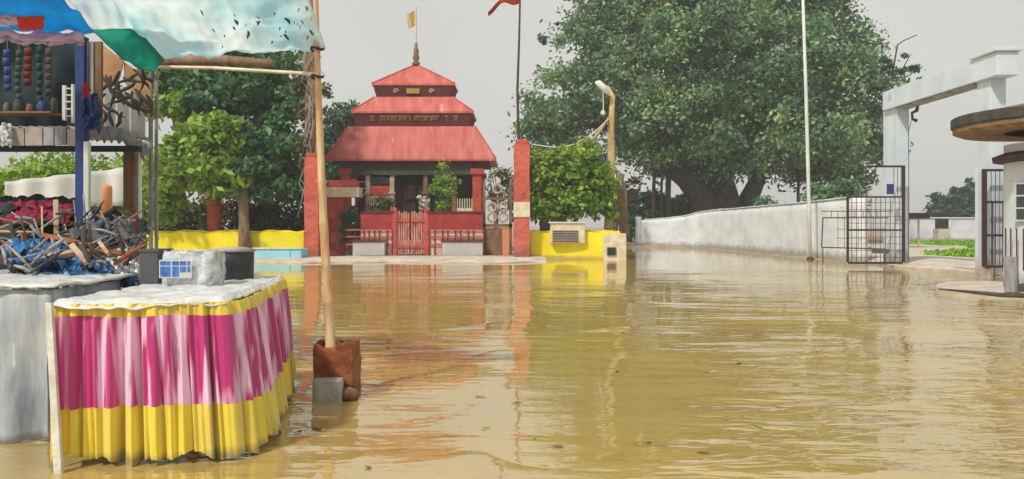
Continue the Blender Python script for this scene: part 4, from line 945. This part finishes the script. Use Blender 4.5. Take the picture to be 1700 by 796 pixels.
# bright sheet hung behind, with the orange drum
ws = MB().sheet(lambda u, v: P(8+205*u, 302-24*u+(44+20*u)*v, 11.5)+Vector((0, .06*math.sin(u*25), 0)), 60, 6).build('white_sheet', 'cloth_white', None, True, solid=.006)
tag(ws, 'bright white sheet hung low behind the shack', 'sheet')
od = MB().lathe(X(178, 10.5), 10.5, [(0, .9), (.06, .9), (.062, Z(312, 10.5)), (.045, Z(308, 10.5)), (0, Z(307, 10.5))], 16).build('orange_jar', 'orange', None, True)
tag(od, 'tall pale orange jar before the bright white sheet', 'jar')
sf = thing('back_bench', (X(150, 10.6), 10.6, 0), 'plain wooden bench behind the heap carrying the orange jar', 'bench')
bx('seat', 'wood', sf, X(60, 10.4), X(215, 10.4), 10.3, 10.8, .84, .9)
for px in (70, 205): bx('leg', 'wood', sf, X(px, 10.4), X(px, 10.4)+.07, 10.5, 10.57, -.3, .838)
hb = crumple('hanging_blue_bag', 136, 164, 160, 215, 7.85, .05, 'blue_post', 'dark blue bag hanging beside the post above the ledge', 'bag', 41, .07, 24)
hb2 = crumple('hanging_red_bag', 137, 149, 140, 156, 7.8, .05, 'tarp_red', 'small red rag tied to the post above the blue bag', 'rag', 43, .03, 16)
gb2 = crumple('bundle', 0, 16, 208, 236, 8.0, .1, 'cloth_white', 'pale round bundle resting on the left end of the ledge', 'bundle', 44, .05, 24)
shrubrow('roadside_shrub', 'yellow green shrub beyond the shack in the field', [-40, 10, 60, 110, 160, 215], 19, [262, 258, 255, 262, 268], 2300, .12, 'leaf_light', 120, 'shrubs behind the shack')

# tarps
def tarp(name, C, label, m_, sag=.12, nu=50, nv=30, seed=1, wr=.05, cat='tarp', rag=0):
    a, b, c_, d_ = C        # a,b near/top edge left,right ; d,c far/bottom edge
    def fn(u, v):
        p = a.lerp(b, u).lerp(d_.lerp(c_, u), v); q = Vector((u*7+seed, v*5, seed))
        p.z -= sag*math.sin(math.pi*u)*math.sin(math.pi*min(1, v*1.0))
        p += Vector((0, mnoise.noise(q)*wr, mnoise.noise(q+Vector((5, 5, 5)))*wr+.4*wr*mnoise.noise(q*3)))
        if rag and v > .98: p.z += rag*mnoise.noise(Vector((u*16, seed, 0)))
        return p
    o_ = MB().sheet(fn, nu, nv).build(name, m_, None, True, solid=.008); return tag(o_, label, cat)
tarp('white_tarp', [P(120, -90, 6.2), P(492, -60, 6.6), P(541, 80, 7.2), P(262, 96, 8.6)], 'large stained white tarpaulin stretched overhead to the bamboo pole', 'tarp_white', .05, 70, 36, 3, .055, rag=.02)
tarp('pale_blue_tarp', [P(70, -60, 7.4), P(250, -60, 7.4), P(266, 100, 8.7), P(152, 52, 8.0)], 'pale blue white tarpaulin between the blue and the large white one', 'tarp_white', .03, 30, 20, 13, .05)
tarp('blue_tarp', [P(-80, -60, 6.4), P(60, -50, 6.4), P(160, 54, 7.6), P(-60, 50, 7.6)], 'bright blue tarpaulin awning at the top left corner', 'tarp_blue', .04, 40, 24, 5, .06)
tarp('red_banner', [P(28, 28, 7.1), P(74, 27, 7.1), P(72, 50, 7.15), P(32, 50, 7.15)], 'red cloth patch hanging before the blue tarpaulin', 'tarp_red', .0, 20, 10, 7, .015)
tarp('pink_banner', [P(-60, 18, 7.15), P(32, 26, 7.15), P(30, 44, 7.2), P(-60, 40, 7.2)], 'faded pink cloth strip left of the red patch', 'tarp_pink', .0, 20, 10, 8, .04)
tarp('pink_valance', [P(-60, 50, 7.5), P(140, 56, 7.5), P(140, 74, 7.5), P(-60, 62, 7.5)], 'pinkish white valance below the blue tarpaulin', 'tarp_pink', .05, 50, 8, 9, .05, rag=.03)
m = MB()
def grf(u, v):
    tp_ = [(150, 50), (215, 48), (243, 66), (272, 100)]; bt_ = [(158, 56), (195, 92), (225, 112), (256, 120)]
    def ev(q, u): k = u*3; i = min(int(k), 2); f_ = k-i; return q[i][0]+(q[i+1][0]-q[i][0])*f_, q[i][1]+(q[i+1][1]-q[i][1])*f_
    A = ev(tp_, u); Bp = ev(bt_, u); p = P(A[0]+(Bp[0]-A[0])*v, A[1]+(Bp[1]-A[1])*v, 7.6+.5*u-.4*v)
    return p+Vector((0, .05*mnoise.noise(Vector((u*6, v*4, 2))), .02*mnoise.noise(Vector((u*6, v*4, 7)))))
o = m.sheet(grf, 40, 16).build('green_tarp', 'tarp_green', None, True, solid=.008); tag(o, 'dark green tarpaulin flap slanting down beside the plywood', 'tarp')
# beam below the white tarp
bm = thing('roof_beam', tuple(P(360, 100, 8.8)), 'long brown beam with a pale batten under the white tarpaulin', 'beam')
m = MB().tube([P(262, 101, 8.8), P(360, 100, 8.7), P(452, 106, 8.3)], [.055, .06, .04], 8); m.build('beam', 'bark_brown', bm, True)
m = MB().tube([P(228, 111, 8.75), P(350, 113, 8.6), P(485, 121, 8.1), P(527, 124, 7.15)], .018, 8); m.build('batten', 'cream', bm, True)
# small dark flecks modelled in place of leaf shadows on the tarp
rg = random.Random(31)
def wtarp(u, v):
    a, b, c2, d2 = P(120, -90, 6.2), P(492, -60, 6.6), P(540, 78, 7.2), P(262, 96, 8.6)
    return a.lerp(b, u).lerp(d2.lerp(c2, u), v)-Vector((0, 0, .06*math.sin(math.pi*u)*math.sin(math.pi*v)+.035))
for k in range(80):
    u, v = 1-rg.random()**1.3*.55, rg.uniform(.42, .85)
    if rg.random() < v*.7: continue
    c_ = wtarp(min(u, .985), v); L_ = rg.uniform(.01, .034); d_ = Vector((rg.uniform(-.5, .9), .1, -1)).normalized()*L_
    sd_ = Vector((1, 0, .3))*L_*rg.uniform(.15, .5)
    m = MB(); m.poly([c_-d_, c_-d_*.3+sd_, c_+d_*.5+sd_*.6, c_+d_, c_+d_*.2-sd_*.7, c_-d_*.5-sd_])
    o = m.build('leaf_and_shade_fleck', 'leaf_and_shade_fleck', None, solid=.003); tag(o, 'small dark fleck standing for leaf shadow on the white tarpaulin', 'leaf', 'leaf shadow flecks on the white tarpaulin')

# ---------------------------------------------------------------- bamboo pole in rusty tin
bp_ = thing('bamboo_pole', (X(551, 7.2), 7.2, .0), 'tall leaning bamboo pole standing in the rusty tin', 'pole')
bz = P(552, 640, 7.2)
pts = [P(552, 640, 7.2), P(549, 575, 7.2), P(545, 500, 7.2), P(541, 440, 7.2), P(537, 370, 7.2), P(534, 300, 7.2), P(531, 220, 7.2), P(528, 140, 7.2), P(526, 60, 7.2), P(523, -40, 7.2)]
full = []; rad = []
for i in range(len(pts)-1):
    for u in (0, .04, .5, .96): full.append(pts[i].lerp(pts[i+1], u)); rad.append((.047-.0028*i)*(1.16 if u in (0,) else 1.03 if u in (.04, .96) else .96))
full.append(pts[-1]); rad.append(.03)
MB().tube(full, rad, 14).build('culm', 'bamboo', bp_, True)
for (py, s) in ((82, 1.3), (128, 1.2)):
    q = P(527, py, 7.2); MB().tube([q+Vector((.042*math.cos(a)*s, .042*math.sin(a)*s, .01*math.sin(a*2))) for a in np.linspace(0, 2*math.pi, 14)], .012, 6).build('rope_tie', 'rust_dark', bp_)
tn = thing('rusty_tin', (X(556, 7.15), 7.15, 0), 'rusty square tin holding the base of the bamboo pole', 'tin')
x0, x1 = X(520, 7.0), X(586, 7.0); y0, y1 = 7.0, 7.34; zt = Z(572, 7.0)
def tinf(u, v):
    k = u*4; i = int(k) % 4; f_ = k-int(k); cs = [(x0, y0), (x1, y0), (x1, y1), (x0, y1)]
    a, b = cs[i], cs[(i+1) % 4]; x = a[0]+(b[0]-a[0])*f_; y = a[1]+(b[1]-a[1])*f_
    zz = zt+.035*mnoise.noise(Vector((u*9, 2, 0)))+(.03 if i == 0 and f_ > .75 else 0)-(.03 if i == 0 and .2 < f_ < .6 else 0)
    z = -.25+(zz+.25)*v
    return Vector((x+.012*mnoise.noise(Vector((x*12, z*9, y*9))), y+.02*mnoise.noise(Vector((x*9, z*7, 4))), z))
MB().sheet(tinf, 64, 18).build('can', 'rust', tn, True, solid=.006)
MB().sheet(lambda u, v: Vector((x0+.02+(x1-x0-.04)*u, y0+.03+(y1-y0-.06)*v, zt-.09+.03*mnoise.noise(Vector((u*6, v*6, 0))))), 12, 12).build('earth_fill', 'soil', tn, True, solid=-.02)
br = MB().obox((X(544, 6.88), 6.9, .085), (.125, .075, .105), .06, .02).build('stone_block', 'brick', None, bevel=.02); tag(br, 'grey concrete block propped against the rusty tin', 'block')
rk = MB(); rk.lathe(0, 0, [(0, -.05), (.07, -.04), (.10, 0), (.075, .05), (0, .07)], 10)
rk.v = [(X(578, 6.9)+x*1.0+.01*math.sin(z*90), 6.93+y*.7, .045+z) for (x, y, z) in rk.v]; o = rk.build('stone', 'wood', None, True); tag(o, 'rough brown stone at the right foot of the rusty tin', 'stone')

# thin haze volume added to lift the dark tones over the whole place
hz = MB().box(-1600, 1600, -1600, 2700, -1.5, 32).build('added_haze', 'soil', None); hz['kind'] = 'stuff'
hm = bpy.data.materials.new('added_haze'); hm.use_nodes = True; hn = hm.node_tree; hn.nodes.clear()
ho = hn.nodes.new('ShaderNodeOutputMaterial'); hv = hn.nodes.new('ShaderNodeVolumePrincipled'); hv.inputs['Density'].default_value = .0013
hv.inputs['Color'].default_value = (.99, .99, .98, 1); hn.links.new(hv.outputs[0], ho.inputs['Volume'])
hz.data.materials.clear(); hz.data.materials.append(hm)

rg = random.Random(99)
for k in range(70):
    y = 4.2+rg.random()**1.6*24; x = rg.uniform(-.33, .55)*y; L_ = rg.uniform(.02, .055)
    a = rg.uniform(0, 6.3); c, q = math.cos(a), math.sin(a); m = MB(); n = 7; pts = []
    for i in range(n): t_ = 2*math.pi*i/n; u = L_*math.cos(t_)*(1 if i else 1.5); v = L_*.45*math.sin(t_); pts.append((x+u*c-v*q, y+u*q+v*c, .012+.004*math.sin(t_*2)))
    m.poly(pts); o = m.build('floating_leaf', rg.choice(['leaf_and_shade_fleck', 'bark_brown', 'grass', 'ply']), None, solid=.003)
    tag(o, 'small fallen leaf floating on the brown flood water', 'leaf', 'leaves floating on the water')
